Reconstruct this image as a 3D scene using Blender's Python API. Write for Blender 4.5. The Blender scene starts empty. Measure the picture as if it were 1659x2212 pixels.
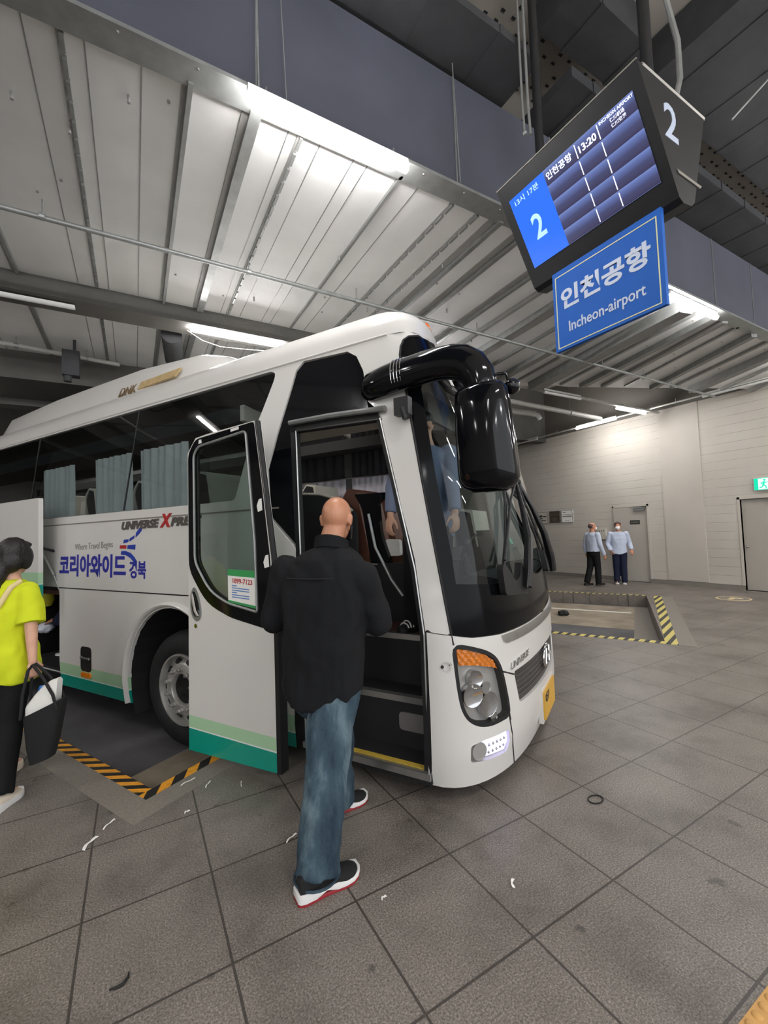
import bpy, bmesh, math, random
from mathutils import Vector, Matrix, noise
from mathutils.geometry import delaunay_2d_cdt
random.seed(7)
SC = bpy.context.scene
COL = SC.collection

# ------------------------------------------------------------------ camera, world, exposure
CAM_H = 1.63
cam_data = bpy.data.cameras.new('camera')
cam = bpy.data.objects.new('camera', cam_data)
COL.objects.link(cam)
cam_data.sensor_fit = 'VERTICAL'
cam_data.sensor_height = 36.0
cam_data.lens = 36.0 * 936.0 / 2212.0
cam_data.clip_start = 0.05
cam_data.clip_end = 200
# right, down, forward of the camera in world axes
_Rw = ((0.86631153, -0.00763536, 0.49944572),
       (-0.49820967, 0.05872856, 0.86506536),
       (-0.03593681, -0.99824479, 0.04707321))
_m = Matrix(((_Rw[0][0], -_Rw[0][1], -_Rw[0][2], 0),
             (_Rw[1][0], -_Rw[1][1], -_Rw[1][2], 0),
             (_Rw[2][0], -_Rw[2][1], -_Rw[2][2], CAM_H),
             (0, 0, 0, 1)))
cam.matrix_world = _m
SC.camera = cam

SC.view_settings.view_transform = 'Standard'
SC.view_settings.look = 'None'
SC.view_settings.exposure = 0.0
SC.view_settings.gamma = 1.0
SC.view_settings.use_curve_mapping = False

LAMP = 112.0          # emission strength of the lit ceiling battens
world = bpy.data.worlds.new('world')
SC.world = world
world.use_nodes = True
_bg = world.node_tree.nodes['Background']
_bg.inputs[0].default_value = (0.93, 0.96, 1.0, 1)
_bg.inputs[1].default_value = 2.0   # ambient fill let in behind the camera, standing in for hall light

# ------------------------------------------------------------------ materials
def _new(name):
    m = bpy.data.materials.new(name); m.use_nodes = True
    nt = m.node_tree
    return m, nt, nt.nodes['Principled BSDF']

def rgb(c):
    def f(v):
        v /= 255.0
        return v / 12.92 if v <= .04045 else ((v + .055) / 1.055) ** 2.4
    return (f(c[0]), f(c[1]), f(c[2]), 1)

def mat(name, col, rough=.5, metal=0., var=.06, scale=8., bump=0., bscale=60., spec=.5, coat=0., emit=None, estr=0., sub=0.):
    m, nt, b = _new(name)
    c = rgb(col)
    L = nt.links.new
    tc = nt.nodes.new('ShaderNodeTexCoord')
    if var > 0:
        n = nt.nodes.new('ShaderNodeTexNoise'); n.inputs['Scale'].default_value = scale; n.inputs['Detail'].default_value = 5
        L(tc.outputs['Object'], n.inputs['Vector'])
        r = nt.nodes.new('ShaderNodeValToRGB')
        r.color_ramp.elements[0].position = .3; r.color_ramp.elements[1].position = .7
        r.color_ramp.elements[0].color = tuple(v * (1 - var) for v in c[:3]) + (1,)
        r.color_ramp.elements[1].color = tuple(min(1, v * (1 + var)) for v in c[:3]) + (1,)
        L(n.outputs[0], r.inputs[0]); L(r.outputs[0], b.inputs['Base Color'])
    else:
        b.inputs['Base Color'].default_value = c
    b.inputs['Roughness'].default_value = rough
    b.inputs['Metallic'].default_value = metal
    b.inputs['Specular IOR Level'].default_value = spec
    b.inputs['Coat Weight'].default_value = coat
    b.inputs['Coat Roughness'].default_value = .06
    if sub:
        b.inputs['Subsurface Weight'].default_value = sub
        b.inputs['Subsurface Radius'].default_value = (.01, .004, .003)
    if bump:
        n2 = nt.nodes.new('ShaderNodeTexNoise'); n2.inputs['Scale'].default_value = bscale; n2.inputs['Detail'].default_value = 4
        L(tc.outputs['Object'], n2.inputs['Vector'])
        bp = nt.nodes.new('ShaderNodeBump'); bp.inputs['Strength'].default_value = bump; bp.inputs['Distance'].default_value = .01
        L(n2.outputs[0], bp.inputs['Height']); L(bp.outputs[0], b.inputs['Normal'])
    if emit:
        b.inputs['Emission Color'].default_value = rgb(emit)
        b.inputs['Emission Strength'].default_value = estr
    return m

def glass(name, tint, ior=1.5, rough=0.0):
    m = bpy.data.materials.new(name); m.use_nodes = True
    nt = m.node_tree; nt.nodes.clear(); L = nt.links.new
    out = nt.nodes.new('ShaderNodeOutputMaterial')
    mx = nt.nodes.new('ShaderNodeMixShader'); fr = nt.nodes.new('ShaderNodeFresnel'); fr.inputs[0].default_value = ior
    tr = nt.nodes.new('ShaderNodeBsdfTransparent'); tr.inputs[0].default_value = tuple(tint) + (1,)
    gl = nt.nodes.new('ShaderNodeBsdfGlossy'); gl.inputs['Roughness'].default_value = rough
    ge = nt.nodes.new('ShaderNodeNewGeometry')
    L(math_node(nt, 'MULTIPLY', fr.outputs[0], math_node(nt, 'SUBTRACT', 1.0, ge.outputs['Backfacing'])), mx.inputs[0]); L(tr.outputs[0], mx.inputs[1]); L(gl.outputs[0], mx.inputs[2]); L(mx.outputs[0], out.inputs[0])
    return m

def math_node(nt, op, a, b=None, c=None):
    n = nt.nodes.new('ShaderNodeMath'); n.operation = op
    for i, v in enumerate((a, b, c)):
        if v is None: continue
        if isinstance(v, (int, float)): n.inputs[i].default_value = v
        else: nt.links.new(v, n.inputs[i])
    return n.outputs[0]

def mix_rgb(nt, f, a, b):
    n = nt.nodes.new('ShaderNodeMix'); n.data_type = 'RGBA'
    for s, v in ((n.inputs[0], f), (n.inputs[6], a), (n.inputs[7], b)):
        if isinstance(v, (int, float)): s.default_value = v
        elif isinstance(v, tuple): s.default_value = v
        else: nt.links.new(v, s)
    return n.outputs[2]

def noise_node(nt, vec, scale, detail=4, rough=.55):
    n = nt.nodes.new('ShaderNodeTexNoise'); n.inputs['Scale'].default_value = scale; n.inputs['Detail'].default_value = detail
    n.inputs['Roughness'].default_value = rough
    nt.links.new(vec, n.inputs['Vector']); return n.outputs[0]

def ramp(nt, f, stops, interp='LINEAR'):
    r = nt.nodes.new('ShaderNodeValToRGB'); r.color_ramp.interpolation = interp
    e = r.color_ramp.elements
    while len(e) < len(stops): e.new(.5)
    for k, (p, c) in enumerate(stops):
        e[k].position = p; e[k].color = c if len(c) == 4 else c + (1,)
    nt.links.new(f, r.inputs[0]); return r.outputs[0]

def line_mask(nt, coord, offset, pitch, width):
    """1 on a line of the given width every pitch, 0 elsewhere"""
    t = math_node(nt, 'SUBTRACT', coord, offset)
    t = math_node(nt, 'DIVIDE', t, pitch)
    t = math_node(nt, 'ADD', t, .5)
    t = math_node(nt, 'FRACT', t)
    t = math_node(nt, 'SUBTRACT', t, .5)
    t = math_node(nt, 'ABSOLUTE', t)
    return math_node(nt, 'LESS_THAN', t, width / pitch / 2)

def floor_material():
    m, nt, b = _new('granite_paving'); L = nt.links.new
    tc = nt.nodes.new('ShaderNodeTexCoord'); sx = nt.nodes.new('ShaderNodeSeparateXYZ')
    L(tc.outputs['Object'], sx.inputs[0])
    o = tc.outputs['Object']
    lines = math_node(nt, 'MAXIMUM', line_mask(nt, sx.outputs[0], -.21, .525, .010), line_mask(nt, sx.outputs[1], 1.295, .533, .010))
    speck = ramp(nt, noise_node(nt, o, 130, 6, .75), [(.34, rgb((72, 66, 61))), (.5, rgb((120, 113, 106))), (.66, rgb((168, 160, 152)))])
    big = ramp(nt, noise_node(nt, o, 1.7, 6, .65), [(.28, (.48, .47, .45, 1)), (.5, (.90, .89, .88, 1)), (.72, (1.12, 1.11, 1.10, 1))])
    mul = nt.nodes.new('ShaderNodeMix'); mul.data_type = 'RGBA'; mul.blend_type = 'MULTIPLY'; mul.inputs[0].default_value = 1
    L(speck, mul.inputs[6]); L(big, mul.inputs[7])
    spots = ramp(nt, noise_node(nt, o, 5.5, 3, .5), [(.27, (1, 1, 1, 1)), (.31, (0, 0, 0, 1))])
    c = mix_rgb(nt, math_node(nt, 'MULTIPLY', spots, .6), mul.outputs[2], rgb((45, 41, 38)))
    gum = nt.nodes.new('ShaderNodeTexVoronoi'); gum.inputs['Scale'].default_value = 3.2; L(o, gum.inputs['Vector'])
    gm = math_node(nt, 'LESS_THAN', gum.outputs['Distance'], .055)
    c = mix_rgb(nt, math_node(nt, 'MULTIPLY', gm, .45), c, rgb((48, 44, 41)))
    c = mix_rgb(nt, math_node(nt, 'MULTIPLY', lines, .85), c, rgb((52, 47, 42)))
    L(c, b.inputs['Base Color'])
    b.inputs['Roughness'].default_value = .40
    bp = nt.nodes.new('ShaderNodeBump'); bp.inputs['Strength'].default_value = .35; bp.inputs['Distance'].default_value = .004
    h = math_node(nt, 'SUBTRACT', math_node(nt, 'MULTIPLY', noise_node(nt, o, 130, 4), .3), lines)
    L(h, bp.inputs['Height']); L(bp.outputs[0], b.inputs['Normal'])
    return m

def block_material():
    """painted concrete block in courses, along Y and Z"""
    m, nt, b = _new('painted_block'); L = nt.links.new
    tc = nt.nodes.new('ShaderNodeTexCoord'); sx = nt.nodes.new('ShaderNodeSeparateXYZ'); L(tc.outputs['Object'], sx.inputs[0])
    o = tc.outputs['Object']
    ln = line_mask(nt, sx.outputs[2], .105, .21, .009)
    br = ramp(nt, noise_node(nt, o, 1.3, 3), [(.42, (1, 1, 1, 1)), (.62, (.15, .15, .15, 1))])
    ln = math_node(nt, 'MULTIPLY', ln, br)
    c = ramp(nt, noise_node(nt, o, .8, 5), [(.3, rgb((186, 179, 168))), (.7, rgb((198, 192, 181)))])
    c = mix_rgb(nt, math_node(nt, 'MULTIPLY', ln, .6), c, rgb((110, 100, 88)))
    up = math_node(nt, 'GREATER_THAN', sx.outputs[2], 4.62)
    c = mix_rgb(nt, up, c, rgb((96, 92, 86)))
    L(c, b.inputs['Base Color']); b.inputs['Roughness'].default_value = .6
    bp = nt.nodes.new('ShaderNodeBump'); bp.inputs['Strength'].default_value = .4; bp.inputs['Distance'].default_value = .01
    h = math_node(nt, 'SUBTRACT', math_node(nt, 'MULTIPLY', noise_node(nt, o, 45, 3), .2), ln)
    L(h, bp.inputs['Height']); L(bp.outputs[0], b.inputs['Normal'])
    return m

def stripe_material(name, c1, c2, dx, dy, pitch, frac=.5):
    m, nt, b = _new(name); L = nt.links.new
    tc = nt.nodes.new('ShaderNodeTexCoord'); sx = nt.nodes.new('ShaderNodeSeparateXYZ'); L(tc.outputs['Object'], sx.inputs[0])
    t = math_node(nt, 'ADD', math_node(nt, 'MULTIPLY', sx.outputs[0], dx), math_node(nt, 'MULTIPLY', sx.outputs[1], dy))
    t = math_node(nt, 'FRACT', math_node(nt, 'ADD', math_node(nt, 'DIVIDE', t, pitch), 100))
    t = math_node(nt, 'LESS_THAN', t, frac)
    wear = ramp(nt, noise_node(nt, tc.outputs['Object'], 30, 5), [(.3, (.55, .55, .55, 1)), (.5, (1, 1, 1, 1))])
    c = mix_rgb(nt, t, rgb(c2), rgb(c1))
    mul = nt.nodes.new('ShaderNodeMix'); mul.data_type = 'RGBA'; mul.blend_type = 'MULTIPLY'; mul.inputs[0].default_value = .6
    L(c, mul.inputs[6]); L(wear, mul.inputs[7]); L(mul.outputs[2], b.inputs['Base Color'])
    b.inputs['Roughness'].default_value = .55
    return m

def band_material(name, z_teal, z_green):
    """white coachwork with a pale green and a teal band along the bottom (object Z)"""
    m, nt, b = _new(name); L = nt.links.new
    tc = nt.nodes.new('ShaderNodeTexCoord'); sx = nt.nodes.new('ShaderNodeSeparateXYZ'); L(tc.outputs['Object'], sx.inputs[0])
    z = sx.outputs[2]
    c = mix_rgb(nt, math_node(nt, 'GREATER_THAN', z, z_green), rgb((168, 205, 166)), rgb(WHITE))
    w = math_node(nt, 'LESS_THAN', z, z_teal + .010)
    c = mix_rgb(nt, w, c, rgb((222, 226, 222)))
    c = mix_rgb(nt, math_node(nt, 'LESS_THAN', z, z_teal), c, rgb((10, 148, 128)))
    L(c, b.inputs['Base Color']); b.inputs['Roughness'].default_value = .28
    b.inputs['Coat Weight'].default_value = .25; b.inputs['Coat Roughness'].default_value = .06
    return m

WHITE = (213, 210, 205)
M = {}
M['white'] = mat('white_coachwork', WHITE, .28, var=.015, scale=2, coat=.25)
M['band'] = band_material('banded_coachwork', .20, .33)
M['black'] = mat('black_gloss', (10, 11, 15), .08, var=.05, spec=.34)
M['frit'] = mat('black_glass_border', (9, 10, 13), .12, var=.05, spec=.13)
M['silver'] = mat('silver_housing', (186, 184, 180), .3, metal=.25, var=.04)
M['lettering'] = mat('lettering_metal', (104, 99, 95), .3, metal=.35, var=.05)
M['faded'] = mat('faded_orange', (192, 166, 120), .5, var=.15, scale=20)
M['fadedink'] = mat('faded_brown', (118, 98, 70), .5, var=.1)
M['blackplastic'] = mat('black_plastic', (20, 20, 22), .45, var=.1, bump=.1, bscale=200)
M['darkin'] = mat('dark_interior', (24, 24, 26), .7, var=.1)
M['greyin'] = mat('grey_interior', (110, 106, 104), .6, var=.08)
M['cream'] = mat('cream_trim', (206, 200, 186), .55, var=.05)
M['rubber'] = mat('tyre_rubber', (26, 26, 27), .75, var=.15, scale=20, bump=.25, bscale=90)
M['alu'] = mat('aluminium', (178, 178, 176), .32, metal=.9, var=.08, scale=14)
M['steel'] = mat('wheel_steel', (186, 183, 178), .36, metal=.5, var=.2, scale=9)
M['chrome'] = mat('chrome', (215, 215, 215), .08, metal=1, var=.02)
M['galv'] = mat('galvanised', (150, 152, 150), .42, metal=.55, var=.12, scale=10)
M['pipe'] = mat('painted_pipe', (176, 174, 168), .5, var=.08)
M['rubberseal'] = mat('rubber_seal', (18, 18, 19), .6, var=.05)
M['tint'] = glass('tinted_glass', (.74, .77, .78), 1.5)
M['clear'] = glass('clear_glass', (.76, .80, .80), 1.45)
M['doorglass'] = glass('door_glass', (.62, .68, .66), 1.5)
M['lens'] = glass('lamp_lens', (.93, .93, .93), 1.4)
M['amber'] = mat('amber_lens', (232, 130, 20), .18, var=.25, scale=40, coat=.5)
M['orange'] = mat('orange_marker', (236, 110, 30), .25, var=.05, coat=.5)
M['led'] = mat('running_lamp', (215, 215, 255), .2, var=0, emit=(205, 200, 255), estr=2.6)
M['red'] = mat('badge_red', (172, 42, 44), .3, var=.05)
M['blue'] = mat('logo_blue', (40, 62, 160), .4, var=.02)
M['navyink'] = mat('logo_navy', (46, 48, 150), .4, var=.02)
M['greyink'] = mat('slogan_grey', (120, 118, 114), .5, var=.02)
M['paper'] = mat('paper_white', (232, 230, 224), .8, var=.03)
M['curtain'] = mat('curtain_lilac', (226, 220, 230), .85, var=.05)
M['curtaindark'] = mat('curtain_dark', (62, 60, 64), .85, var=.08)
M['curtaingrey'] = mat('curtain_grey_green', (196, 200, 196), .8, var=.05)
M['leather'] = mat('brown_leather', (112, 70, 56), .42, var=.12)
M['brownfloor'] = mat('brown_floor', (92, 62, 54), .6, var=.15)
M['yellowedge'] = mat('step_edge_yellow', (190, 160, 60), .5, var=.1)
M['plate'] = mat('plate_yellow', (206, 160, 62), .5, var=.05)
M['ink'] = mat('ink_dark', (42, 44, 40), .5, var=0)
M['floor'] = floor_material()
M['road'] = mat('bay_asphalt', (92, 90, 92), .8, var=.3, scale=1.4, bump=.3, bscale=120)
M['roadpatch'] = mat('bay_concrete', (150, 138, 120), .8, var=.25, scale=3, bump=.2, bscale=90)
M['kerb'] = mat('kerb_granite', (128, 121, 112), .65, var=.14, scale=60, bump=.1, bscale=150)
M['stripeA'] = stripe_material('hazard_orange', (232, 158, 40), (32, 30, 28), .5, .866, .085)
M['stripeB'] = stripe_material('hazard_yellow', (212, 196, 108), (44, 42, 38), -.30, .954, .125, .55)
M['stripeC'] = stripe_material('hazard_orange_end', (232, 158, 40), (32, 30, 28), -.95, .3, .134)
M['tactile'] = mat('tactile_ochre', (206, 158, 92), .6, var=.08, scale=20, bump=.15, bscale=80)
M['block'] = block_material()
M['plain'] = mat('painted_concrete', (192, 185, 174), .6, var=.04, scale=1.2, bump=.08, bscale=40)
M['doorpaint'] = mat('door_paint', (172, 166, 156), .5, var=.03, scale=1)
M['base'] = mat('base_grey', (128, 122, 114), .6, var=.05)
M['deck'] = mat('ceiling_deck', (222, 222, 220), .58, metal=0.0, var=.13, scale=.9, bump=.06, bscale=30)
M['deckdark'] = mat('ceiling_joint_and_shadow', (146, 145, 142), .6, var=.1)
M['beam'] = mat('beam_dark', (74, 76, 87), .7, var=.12, scale=1.5, bump=.15, bscale=60)
M['beam2'] = mat('sprayed_dark', (86, 84, 80), .85, var=.15, scale=2, bump=.3, bscale=70)
M['duct'] = mat('duct_dark', (52, 53, 55), .75, var=.15, scale=6, bump=.2, bscale=40)
M['display'] = mat('display_case', (16, 17, 20), .5, var=.08)
M['displayedge'] = mat('display_edge', (150, 146, 138), .4, metal=.4, var=.05)
M['lampon'] = mat('lamp_lit', (255, 255, 250), .4, var=0, emit=(252, 250, 250), estr=LAMP)
M['lampoff'] = mat('lamp_unlit', (214, 214, 210), .4, var=.02)
M['lampbody'] = mat('lamp_body', (205, 204, 200), .45, var=.03)
M['skin'] = mat('skin', (188, 132, 102), .38, var=.07, scale=20, sub=.12)
M['skin2'] = mat('skin_pale', (212, 164, 138), .5, var=.06, scale=20, sub=.12)
M['hair'] = mat('hair_black', (26, 20, 20), .45, var=.3, scale=60, bump=.4, bscale=120)
M['hairgrey'] = mat('hair_grey', (78, 66, 58), .6, var=.2, scale=60)
M['hairbrown'] = mat('hair_brown', (74, 46, 40), .55, var=.2, scale=60)
M['shirtblack'] = mat('shirt_black', (26, 27, 29), .9, var=.12, scale=9, bump=.25, bscale=45, spec=.2)
M['lime'] = mat('tshirt_lime', (204, 214, 38), .8, var=.06, scale=5, bump=.12, bscale=30, spec=.25)
M['trousersblack'] = mat('trousers_black', (20, 20, 22), .85, var=.1, bump=.2, bscale=30, spec=.25)
M['navy'] = mat('trousers_navy', (30, 34, 56), .85, var=.1, bump=.2, bscale=30, spec=.25)
M['shirtblue'] = mat('shirt_pale_blue', (190, 198, 216), .8, var=.05, bump=.15, bscale=25, spec=.25)
M['maskwhite'] = mat('mask_white', (236, 236, 236), .8, var=.02)
M['blackcloth'] = mat('black_cloth', (22, 22, 23), .8, var=.1)
M['shoered'] = mat('shoe_red', (150, 30, 40), .5, var=.08)
M['shoewhite'] = mat('shoe_white', (228, 226, 224), .5, var=.03)
M['shoecream'] = mat('shoe_cream', (222, 208, 190), .6, var=.05)
M['shoeblack'] = mat('shoe_black', (18, 18, 19), .85, var=.1, bump=.2, bscale=160)
M['strap'] = mat('strap_beige', (222, 200, 150), .7, var=.05)
M['eye'] = mat('eye_white', (230, 228, 224), .3, var=0)

def denim_material():
    m, nt, b = _new('denim'); L = nt.links.new
    tc = nt.nodes.new('ShaderNodeTexCoord'); o = tc.outputs['Object']
    mp = nt.nodes.new('ShaderNodeMapping'); mp.inputs['Scale'].default_value = (5, 5, 1.6); L(o, mp.inputs[0])
    c = ramp(nt, noise_node(nt, mp.outputs[0], 1.3, 5, .6), [(.32, rgb((38, 52, 64))), (.5, rgb((62, 80, 92))), (.7, rgb((112, 130, 138)))])
    fine = ramp(nt, noise_node(nt, o, 260, 2), [(.3, (.8, .8, .8, 1)), (.7, (1.15, 1.15, 1.15, 1))])
    mul = nt.nodes.new('ShaderNodeMix'); mul.data_type = 'RGBA'; mul.blend_type = 'MULTIPLY'; mul.inputs[0].default_value = .8
    L(c, mul.inputs[6]); L(fine, mul.inputs[7]); L(mul.outputs[2], b.inputs['Base Color'])
    b.inputs['Roughness'].default_value = .85; b.inputs['Specular IOR Level'].default_value = .2
    bp = nt.nodes.new('ShaderNodeBump'); bp.inputs['Strength'].default_value = .3; bp.inputs['Distance'].default_value = .01
    L(noise_node(nt, mp.outputs[0], 6, 3), bp.inputs['Height']); L(bp.outputs[0], b.inputs['Normal'])
    return m
M['denim'] = denim_material()
# ------------------------------------------------------------------ helpers
def V(*a): return Vector(a[0] if len(a) == 1 else a)

class MB:
    """collects vertices and faces, links them as one mesh object"""
    def __init__(s): s.v = []; s.f = []; s.mi = []
    def add(s, vs, fs, mi=0):
        n = len(s.v); s.v += [tuple(p) for p in vs]; s.f += [tuple(i + n for i in f) for f in fs]; s.mi += [mi] * len(fs); return s
    def box(s, a, b, mi=0, mtx=None):
        x0, y0, z0 = a; x1, y1, z1 = b
        if x0 > x1: x0, x1 = x1, x0
        if y0 > y1: y0, y1 = y1, y0
        if z0 > z1: z0, z1 = z1, z0
        vs = [(x0, y0, z0), (x1, y0, z0), (x1, y1, z0), (x0, y1, z0), (x0, y0, z1), (x1, y0, z1), (x1, y1, z1), (x0, y1, z1)]
        if mtx: vs = [mtx @ Vector(p) for p in vs]
        return s.add(vs, [(0, 3, 2, 1), (4, 5, 6, 7), (0, 1, 5, 4), (1, 2, 6, 5), (2, 3, 7, 6), (3, 0, 4, 7)], mi)
    def loft(s, rings, caps=True, closed=True, mi=0):
        n = len(rings[0]); vs = [p for r in rings for p in r]; fs = []
        for k in range(len(rings) - 1):
            for i in range(n if closed else n - 1):
                j = (i + 1) % n
                fs.append((k * n + i, k * n + j, (k + 1) * n + j, (k + 1) * n + i))
        if caps:
            fs.append(tuple(range(n))[::-1]); fs.append(tuple((len(rings) - 1) * n + i for i in range(n)))
        return s.add(vs, fs, mi)
    def tube(s, pts, r, n=10, caps=True, mi=0, flat=None):
        pts = [Vector(p) for p in pts]; rs = r if isinstance(r, (list, tuple)) else [r] * len(pts)
        rings = []; pu = None
        for k, p in enumerate(pts):
            t = (pts[min(k + 1, len(pts) - 1)] - pts[max(k - 1, 0)])
            t = t.normalized() if t.length > 1e-9 else Vector((0, 0, 1))
            if pu is None:
                pu = t.cross(Vector((0, 0, 1)) if abs(t.z) < .9 else Vector((1, 0, 0)))
            u = (pu - t * pu.dot(t)).normalized(); pu = u; w = t.cross(u)
            fu, fw = flat if flat else (1, 1)
            rings.append([p + (u * math.cos(2 * math.pi * i / n) * fu + w * math.sin(2 * math.pi * i / n) * fw) * rs[k] for i in range(n)])
        return s.loft(rings, caps, True, mi)
    def ellipsoid(s, c, ax, n=16, m=10, mi=0):
        """ax: three half-axis vectors"""
        c = Vector(c); a, b, d = [Vector(x) for x in ax]; vs = [c + d]; fs = []
        for j in range(1, m):
            t = math.pi * j / m
            for i in range(n):
                p = 2 * math.pi * i / n
                vs.append(c + a * math.sin(t) * math.cos(p) + b * math.sin(t) * math.sin(p) + d * math.cos(t))
        vs.append(c - d); L = len(vs) - 1
        for i in range(n):
            fs.append((0, 1 + i, 1 + (i + 1) % n)); fs.append((L, L - n + (i + 1) % n, L - n + i))
        for j in range(m - 2):
            for i in range(n):
                k = (i + 1) % n
                fs.append((1 + j * n + i, 1 + (j + 1) * n + i, 1 + (j + 1) * n + k, 1 + j * n + k))
        return s.add(vs, fs, mi)
    def sphere(s, c, r, n=12, m=8, mi=0): return s.ellipsoid(c, ((r, 0, 0), (0, r, 0), (0, 0, r)), n, m, mi)
    def limb(s, pts, rs, n=14):
        """tapering limb: cones with ball joints, meant to be fused by blob()"""
        for k in range(len(pts) - 1): s.tube([pts[k], pts[k + 1]], [rs[k], rs[k + 1]], n)
        for p, r in zip(pts, rs): s.sphere(p, r * .995, n, 8)
        return s
    def lathe(s, prof, center, axis, n=32, mi=0, closed=False):
        """prof: list of (radius, height along axis)"""
        c = Vector(center); a = Vector(axis).normalized(); u = a.cross(Vector((0, 0, 1)) if abs(a.z) < .9 else Vector((1, 0, 0))).normalized(); w = a.cross(u)
        rings = [[c + a * h + (u * math.cos(2 * math.pi * i / n) + w * math.sin(2 * math.pi * i / n)) * max(r, 1e-4) for i in range(n)] for r, h in prof]
        return s.loft(rings, not closed, True, mi)
    def prism(s, poly, fmap, d0, d1, mi=0):
        """extrude a 2D polygon (CCW seen from the front) between offsets d0 (back) and d1 (front) with fmap(u, v, d)"""
        n = len(poly)
        vs = [fmap(u, v, d0) for u, v in poly] + [fmap(u, v, d1) for u, v in poly]
        fs = [tuple(range(n))[::-1], tuple(range(n, 2 * n))] + [(i, (i + 1) % n, n + (i + 1) % n, n + i) for i in range(n)]
        return s.add(vs, fs, mi)
    def build(s, name, mats, parent=None, smooth=None, fix=True):
        me = bpy.data.meshes.new(name); me.from_pydata(s.v, [], s.f)
        mats = mats if isinstance(mats, (list, tuple)) else [mats]
        for m in mats: me.materials.append(M[m] if isinstance(m, str) else m)
        if len(mats) > 1:
            for p, i in zip(me.polygons, s.mi): p.material_index = i
        if fix:
            bm = bmesh.new(); bm.from_mesh(me); bmesh.ops.recalc_face_normals(bm, faces=bm.faces); bm.to_mesh(me); bm.free()
        return link(name, me, parent, smooth)

def link(name, me, parent=None, smooth=None):
    if smooth is not None:
        for p in me.polygons: p.use_smooth = True
        me.set_sharp_from_angle(angle=math.radians(smooth))
    me.update()
    o = bpy.data.objects.new(name, me); COL.objects.link(o)
    if parent: o.parent = parent
    return o

def empty(name, loc=(0, 0, 0), rotz=0.):
    o = bpy.data.objects.new(name, None); COL.objects.link(o); o.empty_display_size = .1
    o.location = loc; o.rotation_euler = (0, 0, rotz); return o

def tag(o, label=None, cat=None, group=None, kind=None):
    if label: o['label'] = label
    if cat: o['category'] = cat
    if group: o['group'] = group
    if kind: o['kind'] = kind
    return o

def struct(o, label=None, cat=None): return tag(o, label, cat, None, 'structure')

def copy_tree(o, parent=None):
    c = o.copy(); COL.objects.link(c)
    if parent: c.parent = parent
    for ch in list(o.children): copy_tree(ch, c)
    return c

def inside(p, poly):
    x, y = p; r = False; n = len(poly); j = n - 1
    for i in range(n):
        xi, yi = poly[i]; xj, yj = poly[j]
        if (yi > y) != (yj > y) and x < (xj - xi) * (y - yi) / (yj - yi) + xi: r = not r
        j = i
    return r

def densify(poly, step):
    out = []
    for i in range(len(poly)):
        a = poly[i]; b = poly[(i + 1) % len(poly)]
        n = max(1, int(math.hypot(b[0] - a[0], b[1] - a[1]) / step + .999))
        for k in range(n): out.append((a[0] + (b[0] - a[0]) * k / n, a[1] + (b[1] - a[1]) * k / n))
    return out

def round_poly(poly, r, n=5):
    """round the corners of a polygon; r is a number or one number per corner"""
    out = []; N = len(poly)
    for i in range(N):
        rr = r[i] if isinstance(r, (list, tuple)) else r
        p = Vector(poly[i]); a = Vector(poly[i - 1]) - p; b = Vector(poly[(i + 1) % N]) - p
        if rr <= 0: out.append(tuple(p)); continue
        d = min(rr, a.length * .48, b.length * .48); a = p + a.normalized() * d; b = p + b.normalized() * d
        for k in range(n + 1):
            t = k / n; out.append(tuple(a * (1 - t) ** 2 + p * 2 * t * (1 - t) + b * t * t))
    return out

def panel(mb, outline, fmap, thick, step=.1, holes=(), mi=0, inner=True):
    """a sheet cut to an outline with holes in (u, v), bent by fmap(u, v, offset), with real thickness"""
    loops = [densify(list(outline), step)] + [densify(list(h), step) for h in holes]
    pts = []; edges = []
    for lp in loops:
        n0 = len(pts); pts += lp; edges += [(n0 + i, n0 + (i + 1) % len(lp)) for i in range(len(lp))]
    if inner:
        us = [p[0] for p in loops[0]]; vs_ = [p[1] for p in loops[0]]
        u = min(us) + step * .6
        while u < max(us):
            v = min(vs_) + step * .6
            while v < max(vs_):
                if inside((u, v), loops[0]) and not any(inside((u, v), h) for h in loops[1:]): pts.append((u, v))
                v += step
            u += step
    r = delaunay_2d_cdt([Vector(p) for p in pts], edges, [], 0, 1e-5)
    co = [(p[0], p[1]) for p in r[0]]; tris = []
    for f in r[2]:
        c = (sum(co[i][0] for i in f) / len(f), sum(co[i][1] for i in f) / len(f))
        if inside(c, loops[0]) and not any(inside(c, h) for h in loops[1:]):
            a, b, d = co[f[0]], co[f[1]], co[f[2]]
            if (b[0] - a[0]) * (d[1] - a[1]) - (b[1] - a[1]) * (d[0] - a[0]) < 0: f = list(f)[::-1]
            tris.append(tuple(f))
    n = len(co); cnt = {}
    for f in tris:
        for i in range(len(f)):
            cnt[(f[i], f[(i + 1) % len(f)])] = 1
    side = [(b, a, a + n, b + n) for (a, b) in cnt if (b, a) not in cnt]
    vs = [fmap(u, v, 0) for u, v in co] + [fmap(u, v, -thick) for u, v in co]
    mb.add(vs, tris + [tuple(i + n for i in f[::-1]) for f in tris] + side, mi)
    return mb

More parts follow.
